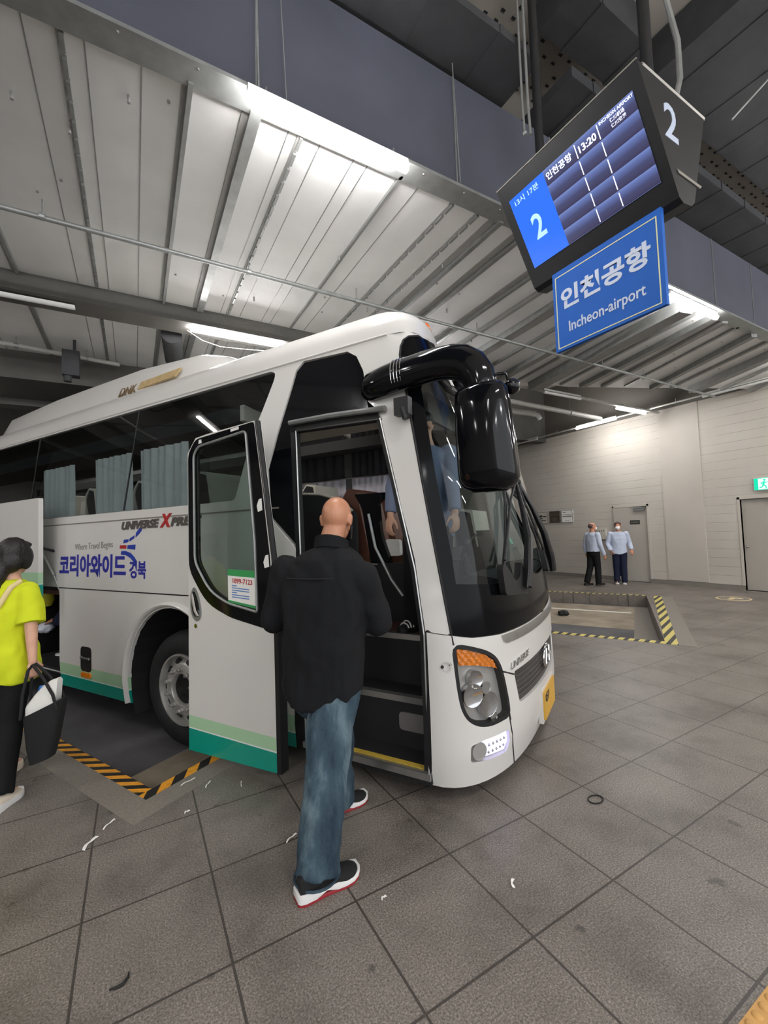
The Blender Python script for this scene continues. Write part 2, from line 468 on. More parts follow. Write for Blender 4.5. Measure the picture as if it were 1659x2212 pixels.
def text(body, fmap, width, height, name, m, parent, depth=.002, bold=0., shear=0., fit=True):
    """lettering laid on a surface: fmap(u, v, d), u right, v up, from the lower left of the text's box"""
    c = bpy.data.curves.new(name, 'FONT'); c.body = body; c.size = 1.; c.offset = bold; c.shear = shear; c.resolution_u = 3
    o = bpy.data.objects.new(name, c); COL.objects.link(o); bpy.context.view_layer.update()
    me = bpy.data.meshes.new_from_object(o.evaluated_get(bpy.context.evaluated_depsgraph_get()))
    bpy.data.objects.remove(o); bpy.data.curves.remove(c)
    xs = [v.co.x for v in me.vertices]; ys = [v.co.y for v in me.vertices]
    x0, y0 = min(xs), min(ys); sx = width / (max(xs) - x0); sy = height / (max(ys) - y0)
    mb = MB(); n = len(me.vertices)
    front = [((v.co.x - x0) * sx, (v.co.y - y0) * sy) for v in me.vertices]
    cnt = {}; fs = [tuple(p.vertices) for p in me.polygons]
    for f in fs:
        for i in range(len(f)): cnt[(f[i], f[(i + 1) % len(f)])] = 1
    side = [(b, a, a + n, b + n) for (a, b) in cnt if (b, a) not in cnt]
    mb.add([fmap(u, v, depth) for u, v in front] + [fmap(u, v, 0) for u, v in front], fs + [tuple(i + n for i in f[::-1]) for f in fs] + side)
    bpy.data.meshes.remove(me)
    return mb.build(name, m, parent, fix=False)

def frame(o, r, u):
    """plane with origin o, right vector r and up vector u -> fmap(a, b, d)"""
    o, r, u = Vector(o), Vector(r).normalized(), Vector(u).normalized(); nn = r.cross(u)
    return lambda a, b, d=0: o + r * a + u * b + nn * d

def shift(f, a0, b0): return lambda a, b, d=0: f(a0 + a, b0 + b, d)

def blob(mb, name, m, parent, voxel, smooth=4, wrinkle=None, fac=.5):
    """fuse overlapping closed shapes into one continuous skin"""
    me = bpy.data.meshes.new(name); me.from_pydata(mb.v, [], mb.f)
    bm = bmesh.new(); bm.from_mesh(me); bmesh.ops.recalc_face_normals(bm, faces=bm.faces); bm.to_mesh(me); bm.free()
    o = bpy.data.objects.new(name, me); COL.objects.link(o)
    r = o.modifiers.new('r', 'REMESH'); r.mode = 'VOXEL'; r.voxel_size = voxel
    if smooth:
        s = o.modifiers.new('s', 'SMOOTH'); s.iterations = smooth; s.factor = fac
    bpy.context.view_layer.update()
    me2 = bpy.data.meshes.new_from_object(o.evaluated_get(bpy.context.evaluated_depsgraph_get()))
    bpy.data.objects.remove(o); bpy.data.meshes.remove(me)
    if wrinkle:
        amp, sc = wrinkle
        nn = [v.normal.copy() for v in me2.vertices]
        for v, k in zip(me2.vertices, nn):
            p = Vector((v.co.x * sc[0], v.co.y * sc[1], v.co.z * sc[2]))
            q = p + Vector((noise.noise(p * .7), noise.noise(p * .7 + Vector((9, 2, 4))), 0)) * .8
            v.co += k * amp * (noise.noise(q) + .5 * noise.noise(q * 2.1))
    me2.materials.clear(); me2.materials.append(M[m] if isinstance(m, str) else m)
    for p in me2.polygons: p.use_smooth = True
    return link(name, me2, parent)
# ------------------------------------------------------------------ the station hall
AX = Vector((-.45, .893)).normalized()          # the bays lie askew to the hall
FR = Vector((.866, .50)).normalized()
def P2(v): return (v.x, v.y)
bayA0 = Vector((.085, 3.33)); bayA1 = bayA0 + FR * 4.2
bayB0 = Vector((6.28, 3.32)); bayB1 = Vector((9.93, 5.58))
holeA = [P2(bayA0), P2(bayA1), P2(bayA1 + AX * 11), P2(bayA0 + AX * 11)]
holeB = [P2(bayB0), P2(bayB1), P2(bayB1 + AX * 9), P2(bayB0 + AX * 9)]
flat = lambda u, v, d: (u, v, d)
mb = MB(); panel(mb, [(-14, -7), (12.6, -7), (12.6, 16), (-14, 16)], flat, .3, 2.0, [holeA, holeB], inner=False)
struct(mb.build('floor', 'floor'), 'worn grey granite paving around the two bus bays', 'floor')
mb = MB(); mb.box((-14, -7, -.5), (12.6, 16, -.25)); struct(mb.build('road', 'road'), 'dark grey sunken driving surface of the bays', 'road')
def strip(name, p, dirv, length, side, w, m, lab, z=.004, zt=.004):
    a = p; b = p + dirv * length; q = [a, b, b + side * w, a + side * w]
    mb = MB(); vs = [(v.x, v.y, z) for v in q] + [(v.x, v.y, z - zt) for v in q]
    mb.add(vs, [(0, 1, 2, 3), (7, 6, 5, 4), (0, 4, 5, 1), (1, 5, 6, 2), (2, 6, 7, 3), (3, 7, 4, 0)])
    return struct(mb.build(name, m), lab, 'kerb')
strip('trim_1', bayA0, AX, 9, -FR, .085, 'stripeA', 'orange and black hazard stripe along the left edge of the bus bay')
strip('trim_2', bayA0 - FR * .085, FR, 4.3, -AX, .085, 'stripeC', 'orange and black hazard stripe across the head of the bus bay')
strip('trim_3', bayB0 - FR * .13, FR, (bayB1 - bayB0).length + .13, -AX, .15, 'stripeB', 'yellow striped edge at the head of the empty bay')
strip('trim_4', bayB0, AX, 9, -FR, .13, 'stripeB', 'yellow striped edge along the near side of the empty bay')
strip('trim_5', bayB1, AX, 9, FR, .10, 'stripeB', 'yellow striped edge along the far side of the empty bay')
strip('trim_6', bayA0 - FR * .085 - AX * .255, AX, 9.2, -FR, .17, 'kerb', 'granite kerb left of the bus bay', .003, .003)
strip('trim_7', bayA0 - FR * .085 - AX * .085, FR, 4.5, -AX, .17, 'kerb', 'granite kerb at the head of the bus bay', .003, .003)
strip('trim_8', bayB0 - FR * .13 - AX * .15, FR, (bayB1 - bayB0).length + .13, -AX, .20, 'kerb', 'granite kerb at the head of the empty bay', .003, .003)
# inside the empty bay: lighter concrete, a worn white line
n1 = bayB0 + FR * 1.75 + AX * .02
strip('trim_9', n1, FR, 2.4, AX, 2.6, 'roadpatch', 'stained pale concrete patch in the empty bay', -.244, .005)
strip('trim_10', bayB1 - FR * .85 + AX * .3, AX, 7, -FR, .09, 'paper', 'white line painted in the empty bay', -.243, .005)
strip('trim_11', bayB0 + AX * .03, FR, 4.2, AX, .35, 'kerb', 'pale concrete strip at the head of the empty bay', -.242, .005)
strip('trim_12', bayA0 + AX * .02 + FR * .02, FR, 4.1, AX, .72, 'roadpatch', 'brown concrete strip at the head of the bus bay', -.243, .005)
# right wall
XW = 12.2
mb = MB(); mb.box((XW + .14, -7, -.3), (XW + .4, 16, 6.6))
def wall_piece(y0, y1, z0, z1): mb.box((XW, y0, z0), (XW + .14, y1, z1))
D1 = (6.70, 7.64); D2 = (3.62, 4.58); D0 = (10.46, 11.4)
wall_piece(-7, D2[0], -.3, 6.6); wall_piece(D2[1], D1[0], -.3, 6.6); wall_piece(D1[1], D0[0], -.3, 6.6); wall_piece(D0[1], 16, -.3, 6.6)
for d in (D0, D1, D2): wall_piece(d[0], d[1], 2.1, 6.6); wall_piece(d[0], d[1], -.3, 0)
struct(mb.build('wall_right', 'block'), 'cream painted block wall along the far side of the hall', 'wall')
mb = MB(); mb.box((XW - .02, 5.31, .12), (XW + .02, 6.24, 4.62)); struct(mb.build('pillar', 'plain'), 'smooth cream painted pillar in the block wall', 'pillar')
mb = MB()
for a, b in ((-7, D2[0]), (D2[1], D1[0]), (D1[1], D0[0]), (D0[1], 16)): mb.box((XW - .025, a, 0), (XW - .001, b, .11))
struct(mb.build('baseboard_right', 'base'), 'grey skirting at the foot of the cream wall', 'skirting')
def steel_door(name, d, ajar, lab):
    root = empty(name, (XW, d[0], 0)); tag(root, lab, 'door', None, 'structure')
    w = d[1] - d[0]
    mb = MB()
    for a, b in ((-.05, .0), (w, w + .05)): mb.box((-.015, a, 0), (.10, b, 2.15))
    mb.box((-.015, -.05, 2.1), (.10, w + .05, 2.15)); mb.build('door_frame', 'plain', root)
    leaf = empty('leaf', (.05, 0.0, 0), ajar); leaf.parent = root
    mb = MB(); mb.box((0, .01, .01), (.045, w - .01, 2.09)); mb.build('leaf_panel', 'doorpaint', leaf, 30)
    mb = MB(); mb.box((-.05, .08, 1.98), (0, .36, 2.04)); mb.tube([(-.03, .1, 2.06), (-.07, .45, 2.075)], .012); mb.build('door_closer', 'galv', leaf)
    mb = MB(); mb.tube([(0, w - .09, 1.0), (-.06, w - .09, 1.0)], .013); mb.sphere((-.075, w - .09, 1.0), .028)
    mb.build('handle', 'alu', leaf, 40)
    return root, leaf
r1, leaf1 = steel_door('door_1', D1, math.radians(7), 'grey steel door standing ajar behind the man in the white mask')
f = frame((-.003, .48, 1.61), (0, -1, 0), (0, 0, 1))
mb = MB(); mb.prism([(0, 0), (.26, 0), (.26, .11), (0, .11)], f, 0, .006); s = mb.build('door_plate', 'ink', leaf1)
mb = MB()
for k in range(5): mb.prism([(.03 + k * .042, .03), (.055 + k * .042, .03), (.055 + k * .042, .075), (.03 + k * .042, .075)], f, .006, .008)
mb.build('plate_lettering', 'greyin', leaf1)
mb = MB(); mb.box((-.012, D1[1] - D1[0] - .06, 1.25), (.05, D1[1] - D1[0] - .01, 1.42)); mb.box((-.012, D1[1] - D1[0] - .06, .03), (.05, D1[1] - D1[0] - .01, .10)); mb.build('lock', 'blackplastic', leaf1)
steel_door('door_2', D2, 0, 'closed grey steel door beneath the green exit sign')
r0, leaf0 = steel_door('door_3', D0, 0, 'grey steel door at the left end of the cream wall')
# rear and left walls, the dark end of the hall
mb = MB(); mb.box((-14, 15.2, -.3), (12.6, 15.5, 7)); struct(mb.build('wall_back', 'beam2'), 'dark wall closing the far end of the bus lanes', 'wall')
mb = MB(); mb.box((-12.3, -7, -.3), (-12, 16, 7)); struct(mb.build('wall_left', 'plain'), 'pale wall on the passenger side of the hall', 'wall')
# ------------------------------------------------------------------ ceiling
ZC = 4.53
deck = [(-12, 2.76), (12.3, 2.76), (12.3, 4.0), (10.6, 4.64), (9.5, 5.12), (7.91, 5.76), (6.53, 5.99), (5.5, 6.0), (5.5, 9.3), (-12, 9.3)]
mb = MB(); panel(mb, deck, lambda u, v, d: (u, v, ZC - d), .1, 3.0, inner=False); mb.f = [f[::-1] for f in mb.f]
# thin joints, channels with dark strips for their shadow, slotted hanger rails
def rib(x0, x1, y0, y1, w, h, mi):
    nx = Vector((y1 - y0, -(x1 - x0), 0)).normalized() * w / 2
    a, b = Vector((x0, y0, 0)), Vector((x1, y1, 0)); q = [a - nx, a + nx, b + nx, b - nx]
    mb.add([(p.x, p.y, ZC + .002) for p in q] + [(p.x, p.y, ZC - h) for p in q], [(0, 1, 2, 3), (7, 6, 5, 4), (0, 4, 5, 1), (1, 5, 6, 2), (2, 6, 7, 3), (3, 7, 4, 0)], mi)
def hanger(x, y0, y1):
    rib(x, x, y0, y1, .03, .012, 1)
    y = y0 + .06
    while y < y1 - .1: rib(x + .012, x + .012, y, y + .115, .022, .03, 2); y += .15
for y0, y1 in ((2.8, 5.72), (6.15, 8.2)):
    for x in (-4.4, -2.2, -.35, 1.06): hanger(x, y0, y1)
    for x in (-3.3, -1.05, .33): rib(x, x, y0, y1, .03, .045, 2); rib(x - .03, x - .03, y0, y1, .03, .01, 1)  # the flatter, darker strip beside each channel stands in for its shadow
    for x in (-2.9, -1.6, -.52, -.23, .06, 1.22, .98, 1.5, 1.62, 2.1): rib(x, x, y0, y1, .007, .004, 2)
    rib(.735, .735, y0, y1, .075, .05, 2); rib(.68, .68, y0, y1, .05, .012, 1)
    rib(1.9, 1.9, y0, y1, .025, .03, 2); hanger(2.46, y0, y1)
for x0, x1 in ((3.0, 3.05), (3.35, 3.42), (3.95, 4.05)): rib(x0, x1, 2.8, 5.9, .045, .05, 2); rib(x0 - .06, x1 - .06, 2.8, 5.9, .07, .01, 1)
hanger(2.75, 2.8, 5.9)
fan = [(4.3, 4.45, .06, .05), (4.72, 4.95, .16, .09), (5.2, 5.55, .05, .04), (5.62, 6.1, .14, .08), (5.95, 6.55, .05, .03), (6.3, 6.98, .24, .16), (6.75, 7.55, .05, .04), (7.1, 8.0, .12, .08), (7.42, 8.45, .09, .06), (7.85, 8.95, .05, .03), (8.35, 9.55, .11, .08), (8.95, 10.0, .06, .04), (9.5, 10.5, .18, .13), (10.2, 11.2, .06, .05), (10.9, 11.9, .1, .08)]
for x0, x1, w, h in fan:
    ye = 5.93 if x1 < 6.9 else 5.93 - (x1 - 6.9) * .36
    rib(x0, x1, 2.8, ye, w, h, 1 if w > .055 else 2)
    if w > .1: rib(x0 - w * .5, x1 - w * .5, 2.8, ye, .016, h + .006, 2)
random.seed(3)
for k in range(70):
    x = random.uniform(-4, 10); y = random.uniform(2.95, 5.5)
    mb.tube([(x, y, ZC), (x, y, ZC - random.choice((.012, .012, .012, .05)))], .011, 6, mi=1)
struct(mb.build('ceiling', ['deck', 'deckdark', 'galv']), 'grey ribbed metal ceiling deck over the bays', 'ceiling')
# tall dark beam faces, flanges
mb = MB(); mb.box((-12, 2.70, ZC - .02), (12.3, 2.78, 5.5), 0); mb.box((-12, 2.66, ZC - .03), (12.3, 2.84, ZC - .004), 1)
for x in (-3.1, -1.6, .72, 2.38, 3.6, 5.2, 6.9, 8.1, 9.6, 11.1): mb.box((x, 2.692, ZC), (x + .012, 2.702, 5.5), 1)
for k in range(40): mb.sphere((-3 + k * .42, 2.70, ZC - .03), .009, 6, 4, 1)
struct(mb.build('beam', ['beam', 'galv']), 'tall dark beam face above the first row of lamps', 'beam')
mb = MB(); mb.box((-12, 5.74, ZC - .20), (5.6, 6.1, ZC - .004)); struct(mb.build('beam', 'beam2'), 'dark beam across the ceiling above the bus roof', 'beam')
mb = MB(); mb.box((-12, 8.15, ZC - .42), (5.6, 9.3, ZC - .004)); mb.box((-12, 9.3, 4.0), (6.2, 9.6, 7)); struct(mb.build('beam', 'beam2'), 'deep dark beam far behind the bus', 'beam')
mb = MB(); mb.box((5.5, 9.9, 4.5), (12.2, 10.2, 7)); mb.box((5.4, 6.0, ZC), (5.6, 10, 7)); struct(mb.build('wall_rear', 'beam2'), 'dark bulkhead above the far end of the cream wall', 'wall')
ZS = 6.3
mb = MB(); mb.box((-12, -7, ZS), (12.6, 16, ZS + .2), 0)
random.seed(5)
for i in range(70):
    for j in range(9):
        x = 1.6 + i * .13; y = 2.30 + j * .09
        if (i + j) % 3: mb.box((x, y, ZS - .006), (x + .04, y + .022, ZS + .01), 1)
struct(mb.build('ceiling_upper', ['plain', 'duct']), 'pale slotted slab high above the dark ducts', 'ceiling')
def ductbox(x0, x1, y0, y1, z0, z1, lab, m='duct'):
    mb = MB(); mb.box((x0, y0, z0), (x1, y1, z1))
    if x1 - x0 > 1:
        k = x0 + .3
        while k < x1: mb.box((k, y0 - .008, z0 - .008), (k + .03, y1 + .008, z1)); k += .62
    if z1 < ZS - .1:
        for k in range(4): mb.tube([(x0 + (x1 - x0) * (k + .5) / 4, (y0 + y1) / 2, z1 - .01), (x0 + (x1 - x0) * (k + .5) / 4, (y0 + y1) / 2, ZS - .012)], .012, 6)
    o = mb.build('air_duct', m); tag(o, lab, 'duct', 'ducts under the high slab'); return o
ductbox(1.0, 3.0, 2.29, 3.4, 5.55, 5.62, 'dark flat duct directly above the tall beam near the first pole')
ductbox(3.10, 4.12, 1.96, 2.36, 5.95, ZS - .02, 'dark square duct above the middle of the display box')
ductbox(4.35, 11.5, .2, 2.18, 5.9, ZS - .02, 'wide dark duct above the right end of the display')
ductbox(3.4, 11.5, 2.27, 3.5, 5.62, 5.72, 'long flat dark duct behind the display above the beam')
ductbox(.9, 2.0, 1.55, 2.2, 5.9, ZS - .02, 'pale duct end above the middle of the picture', 'deck')
ductbox(-8, .4, .2, 2.5, 5.95, ZS - .02, 'dark duct over the left side of the hall')

# ------------------------------------------------------------------ lamps, pipes
def batten(x, y, z, L, along, lit, lab, rods=True):
    root = empty('batten_light', (x, y, z), 0 if along == 'x' else math.pi / 2)
    tag(root, lab, 'ceiling light', 'linear ceiling lights')
    mb = MB(); mb.box((-L / 2, -.020, .048), (L / 2, .020, .085)); mb.build('housing', 'lampbody', root)
    mb = MB(); rings = []
    for xx in (-L / 2 + .004, L / 2 - .004):
        rings.append([(xx, .036 * math.cos(t), .020 - .038 * math.sin(t)) for t in [math.pi * (-.025 + 1.05 * k / 10) for k in range(11)]])
    mb.loft(rings); mb.build('diffuser', 'lampon' if lit else 'lampoff', root, 40)
    if rods:
        for q in (-L / 2 + .12, L / 2 - .12):
            mb = MB(); mb.tube([(q, 0, .05), (q, 0, rods if rods > 1e-3 else .2)], .006, 6); mb.build('hanger_rod', 'galv', root)
    return root
ZL = 4.46
def row(y, z, items, side):
    for x, lit, lab in items: batten(x, y, z, 1.2, 'x', lit, lab, .12)
batten(1.24, 2.64, 4.40, 1.2, 'x', True, 'brightly lit long lamp hung under the tall beam, left of the display', .13)
batten(6.35, 2.72, 4.40, 1.2, 'x', True, 'lit lamp peeping out right of the blue airport sign', .13)
batten(-3.4, 2.64, 4.40, 1.2, 'x', True, 'lit lamp under the tall beam, beyond the left edge', .13)
batten(10.2, 2.70, 4.40, 1.2, 'x', True, 'lit lamp under the tall beam beside the far wall', .13)
batten(1.24, 5.86, 4.29, 1.2, 'x', True, 'lit lamp just above the roof of the bus', .05)
batten(-1.16, 5.86, 4.29, 1.2, 'x', False, 'unlit lamp on the rail at the upper left', .05)
batten(-3.9, 5.86, 4.29, 1.2, 'x', True, 'lit lamp on the same rail beyond the left edge', .05)
batten(4.2, 5.86, 4.29, 1.2, 'x', True, 'lit lamp hidden behind the bus mirror arm', .05)
batten(10.75, 6.12, 4.42, 1.2, 'x', True, 'lit lamp meeting the top of the cream wall', .1)
batten(8.0, 6.0, 4.42, 1.2, 'x', False, 'unlit lamp on the rail right of the bus mirror', .1)
batten(11.2, 7.4, 4.44, 1.2, 'y', True, 'lit lamp running along the top of the cream wall', .1)
batten(11.3, 4.2, 4.46, 1.2, 'y', False, 'unlit lamp along the top of the cream wall, above the pillar', .1)
batten(11.3, 10.1, 4.46, 1.2, 'y', False, 'unlit lamp at the far left top of the cream wall', .1)
batten(11.3, .5, 4.46, 1.2, 'y', True, 'lit lamp on the cream wall beyond the right edge', .1)
batten(-1.7, 10.6, 4.42, 1.2, 'x', False, 'unlit lamp far back at the left, under the dark beams', .1)
batten(-4.4, 9.7, 4.3, 1.2, 'x', True, 'lit lamp far back above the rear of the bus', .1)
# unseen lamps behind the photographer, an extra pair added to brighten the right floor
for k, (x, y) in enumerate(((-3.4, -.6), (1.2, -.6), (5.8, -.6), (10.4, -.6), (-7.5, -.6), (-8, 2.7), (8.1, -.6), (8.1, -3.2), (-3.4, -4), (1.2, -4), (5.8, -4), (10.0, -4))):
    batten(x, y, 4.47, 1.2, 'x', True, 'unseen lit lamp over the passenger side, behind the camera', 1.4)
def pipe(name, pts, r, m, lab, cat, hang=(), n=10, grp=None):
    root = empty(name, pts[0]); tag(root, lab, cat, grp)
    o = Vector(pts[0]); mb = MB(); mb.tube([Vector(p) - o for p in pts], r, n); mb.build('pipe_run', m, root, 50)
    for x, y, z, zt in hang:
        mb = MB(); mb.tube([Vector((x, y, z)) - o, Vector((x, y, zt)) - o], .006, 6); mb.tube([Vector((x - .02, y, z)) - o, Vector((x + .02, y, z)) - o], r * 1.35, n)
        mb.build('hanger', 'galv', root)
    return root
pipe('sprinkler_pipe', [(-8, 4.42, 4.38), (4, 4.46, 4.38), (11.2, 4.52, 4.38)], .022, 'galv', 'thin galvanised pipe crossing the whole ribbed ceiling', 'pipe', [(x, 4.43 + (x + 1) * .008, 4.38, ZC) for x in (-2.9, -.65, 1.05, 2.3, 4.2, 6.0, 7.1, 8.4, 9.4)])
for k, x in enumerate((-.65, 2.0, 5.4, 8.2)):
    pass
def rail(x0, x1, y, z, lab):
    root = empty('lighting_rail', (x0, y, z)); tag(root, lab, 'rail', 'lighting rails')
    mb = MB(); mb.box((0, -.03, 0), (x1 - x0, .03, .045)); mb.build('channel', 'pipe', root)
    q = .5
    while q < x1 - x0:
        mb = MB(); mb.tube([(q, 0, .04), (q, 0, .16)], .008, 6); mb.box((q - .03, -.04, .03), (q + .03, .04, .055)); mb.build('bracket', 'galv', root); q += 1.35
rail(-8, 5.4, 5.86, 4.345, 'pale lighting rail crossing above the bus roof')
rail(5.7, 11.9, 6.08, 4.47, 'pale lighting rail running from the bus mirror to the cream wall')
pipe('drain_pipe', [(5.7, 6.62, 4.4), (10.6, 6.85, 4.4)], .055, 'pipe', 'thick white pipe behind the bus mirror', 'pipe', [(6.9, 6.68, 4.4, 6.3), (9.3, 6.79, 4.4, 6.3)], 14)
pipe('capped_pipe', [(6.2, 7.3, 4.4), (8.5, 7.22, 4.4), (8.62, 7.2, 4.36), (8.68, 7.2, 4.28)], .07, 'pipe', 'short grey pipe with a bent end behind the bus mirror', 'pipe', [(7.3, 7.26, 4.4, 6.3)], 14)
pipe('conduit', [(11.38, 3.0, 4.52), (11.38, 11.6, 4.52)], .02, 'pipe', 'thin conduit along the top of the cream wall', 'pipe', [(11.38, y, 4.52, 4.62) for y in (3.6, 5.4, 8.8)])
pipe('ceiling_pipe', [(-6, 7.5, 4.40), (-1.5, 7.58, 4.40), (-.18, 7.8, 4.40)], .03, 'pipe', 'grey pipe with an end cap at the upper left, beyond the rail', 'pipe', [(-1.4, 7.6, 4.4, ZC), (-.6, 7.74, 4.4, ZC)])
pipe('duct_stub', [(.45, 6.3, 4.39), (.55, 7.2, 4.39)], .13, 'duct', 'dark round duct end above the bus roof', 'duct', (), 18)
mb = MB(); mb.box((-.86, 7.35, 4.0), (-.66, 7.5, 4.36)); mb.tube([(-.8, 7.42, 4.0), (-.8, 7.42, 3.92)], .05); mb.tube([(-.72, 7.42, 4.3), (-.72, 7.42, ZC)], .02)
tag(mb.build('junction_box', 'duct'), 'dark box hanging below the ceiling at the upper left', 'electrical box')
pipe('lamp_cable', [(.55, 5.97, 4.36), (.8, 6.0, 4.24), (1.02, 6.0, 4.2), (1.3, 6.0, 4.22), (1.7, 6.0, 4.26), (1.9, 5.97, 4.34)], .004, 'pipe', 'slack cable drooping behind the lamp above the bus roof', 'cable', (), 6)
pipe('suspension_wire', [(.70, 2.66, 4.53), (.72, 2.64, 5.9)], .004, 'galv', 'left one of two thin wires above the long lit lamp', 'wire', (), 5)
pipe('suspension_wire', [(.90, 2.66, 4.53), (.85, 2.64, 5.9)], .004, 'galv', 'right one of two thin wires above the long lit lamp', 'wire', (), 5)
pipe('suspension_wire', [(2.39, 2.66, 4.53), (2.33, 2.64, 5.9)], .005, 'galv', 'thin wire down the dark beam just left of the display', 'wire', (), 5)
# ------------------------------------------------------------------ departure display and hanging sign
def screen_material():
    m, nt, b = _new('screen_rows'); L = nt.links.new
    tc = nt.nodes.new('ShaderNodeTexCoord'); sx = nt.nodes.new('ShaderNodeSeparateXYZ'); L(tc.outputs['Object'], sx.inputs[0])
    t = math_node(nt, 'FRACT', math_node(nt, 'MULTIPLY', sx.outputs[2], -5 / .452))
    c = ramp(nt, t, [(0, rgb((120, 140, 200))), (.2, rgb((96, 112, 170))), (.55, rgb((70, 74, 112))), (.95, rgb((62, 58, 90))), (1, rgb((24, 26, 50)))])
    b.inputs['Base Color'].default_value = (.01, .01, .015, 1); b.inputs['Roughness'].default_value = .25
    L(c, b.inputs['Emission Color']); b.inputs['Emission Strength'].default_value = 1.0
    return m
M['screen'] = screen_material()
M['screenblue'] = mat('screen_blue', (10, 20, 60), .25, var=0, emit=(48, 118, 250), estr=1.0)
M['screenwhite'] = mat('screen_white', (240, 240, 255), .3, var=0, emit=(225, 228, 250), estr=1.0)
M['screenpale'] = mat('screen_pale', (160, 190, 255), .3, var=0, emit=(150, 190, 255), estr=1.0)
M['signblue'] = mat('sign_blue', (34, 92, 176), .65, var=.03, spec=.2)
M['signwhite'] = mat('sign_white', (186, 196, 214), .5, var=.02)
M['signyellow'] = mat('sign_yellow_line', (206, 206, 160), .5, var=.02)
M['exitgreen'] = mat('exit_green', (0, 150, 110), .3, var=0, emit=(22, 205, 165), estr=1.0)
M['exitwhite'] = mat('exit_white', (220, 245, 240), .3, var=0, emit=(190, 240, 228), estr=1.0)

disp = empty('departure_display', (2.5, 1.302, 4.117))
tag(disp, 'hanging black departure display with a lit blue screen for bay 2', 'display')
# local: x towards the far wall, y along the screen, z up; screen 0.946 wide, tilted down
prof = [(-.055, .10), (.70, .10), (.50, -.53), (.46, -.57), (.36, -.585), (.315, -.565)]
mb = MB(); n = len(prof); y0, y1 = -.062, 1.015
mb.add([(x, y0, z) for x, z in prof] + [(x, y1, z) for x, z in prof], [tuple(range(n)), tuple(range(2 * n - 1, n - 1, -1))] + [(i, n + i, n + (i + 1) % n, (i + 1) % n) for i in range(n)])
mb.build('case', 'display', disp)
mb = MB(); mb.tube([(-.055, y0, .103), (-.055, y1, .103)], .006, 6); mb.tube([(.70, y0, .10), (.70, y1, .10)], .012, 6); mb.tube([(.0, y0 + .004, .10), (.70, y0 + .004, .10)], .012, 6); mb.build('edge_trim', 'displayedge', disp)
dn = Vector((-.452, 0, -.25)).normalized()
scr = frame((0, .946, 0), (0, -1, 0), (-.25, 0, .452)); SW, SH = .946, .5165
def sp(u, v): return (u * SW, -v * SH)
def srect(u0, v0, u1, v1): return [sp(u0, v1), sp(u1, v1), sp(u1, v0), sp(u0, v0)]
mb = MB(); mb.prism(srect(.33, 0, 1, 1), scr, -.002, .003); mb.build('screen', 'screen', disp)
mb = MB(); mb.prism(srect(0, 0, .33, 1), scr, -.002, .003); mb.build('screen_panel', 'screenblue', disp)['label'] = 'bright blue bay number panel'
for u in (.592, .759):
    for r in range(5):
        mb = MB(); mb.prism(srect(u - .003, r * .2 + .02, u + .003, r * .2 + .182), scr, .003, .0045); mb.build('column_line', 'screenwhite', disp)
def stext(body, u0, u1, v0, v1, m, name, bold=.0):
    text(body, shift(scr, u0 * SW, -v1 * SH + 0), (u1 - u0) * SW, (v1 - v0) * SH, name, m, disp, .001, bold)
    return
scr_o = scr
scr = lambda a, b, d=0: scr_o(a, b, d + .0031)
stext('13시 17분', .042, .268, .045, .125, 'screenpale', 'clock_text', .01)
stext('2', .112, .21, .365, .69, 'screenpale', 'bay_number', .02)
stext('인천공항', .345, .555, .045, .14, 'screenwhite', 'destination_text', .02)
stext('13:20', .612, .74, .068, .15, 'screenwhite', 'time_text', .025)
stext('INCHEON AIRPORT', .775, .998, .018, .052, 'screenwhite', 'english_text', .02)
stext('仁川机场', .839, .933, .068, .115, 'screenwhite', 'chinese_text', .01)
stext('仁川空港', .839, .936, .128, .172, 'screenwhite', 'japanese_text', .01)
sd = frame((.0, y0, 0), (1, 0, 0), (0, 0, 1))
text('2', shift(sd, .20, -.235), .145, .22, 'side_number', 'signwhite', disp, .003, .015)
mb = MB(); mb.prism([(0, 0), (.29, 0), (.27, -.02), (0.02, -.02)], frame((.30, y0 - .002, -.40), (1, 0, 0), (0, 0, 1)), -.001, .004); mb.build('side_seam', 'displayedge', disp)
for yy in (.06, .88):
    mb = MB(); mb.tube([(.30, yy, .09), (.30, yy, 2.2)], .034, 14); mb.lathe([(.06, 0), (.06, .02), (.036, .03)], (.30, yy, .10), (0, 0, 1), 14); mb.build('hanging_pole', 'display', disp, 40)
mb = MB(); mb.tube([(.24, .92, 2.15), (.24, .92, .9), (.245, .915, .62)], .011, 8); mb.tube([(.21, .95, 2.15), (.21, .95, .9), (.22, .95, .66)], .009, 8); mb.sphere((.22, .95, .65), .02); mb.build('conduit', 'galv', disp, 40)
mb = MB(); mb.tube([(.42, .05, 1.0), (.50, .02, .9), (.55, -.01, .6), (.5, -.03, .3), (.42, -.03, .12)], .017, 8); mb.build('cable', 'galv', disp, 40)
# two flexible cables higher up
pipe('hanging_cable', [(3.35, 1.15, 4.2), (3.6, 1.0, 4.5), (3.8, .8, 5.0), (3.9, .6, 6.0)], .006, 'galv', 'thin cable rising from the right end of the display', 'cable', (), 6)

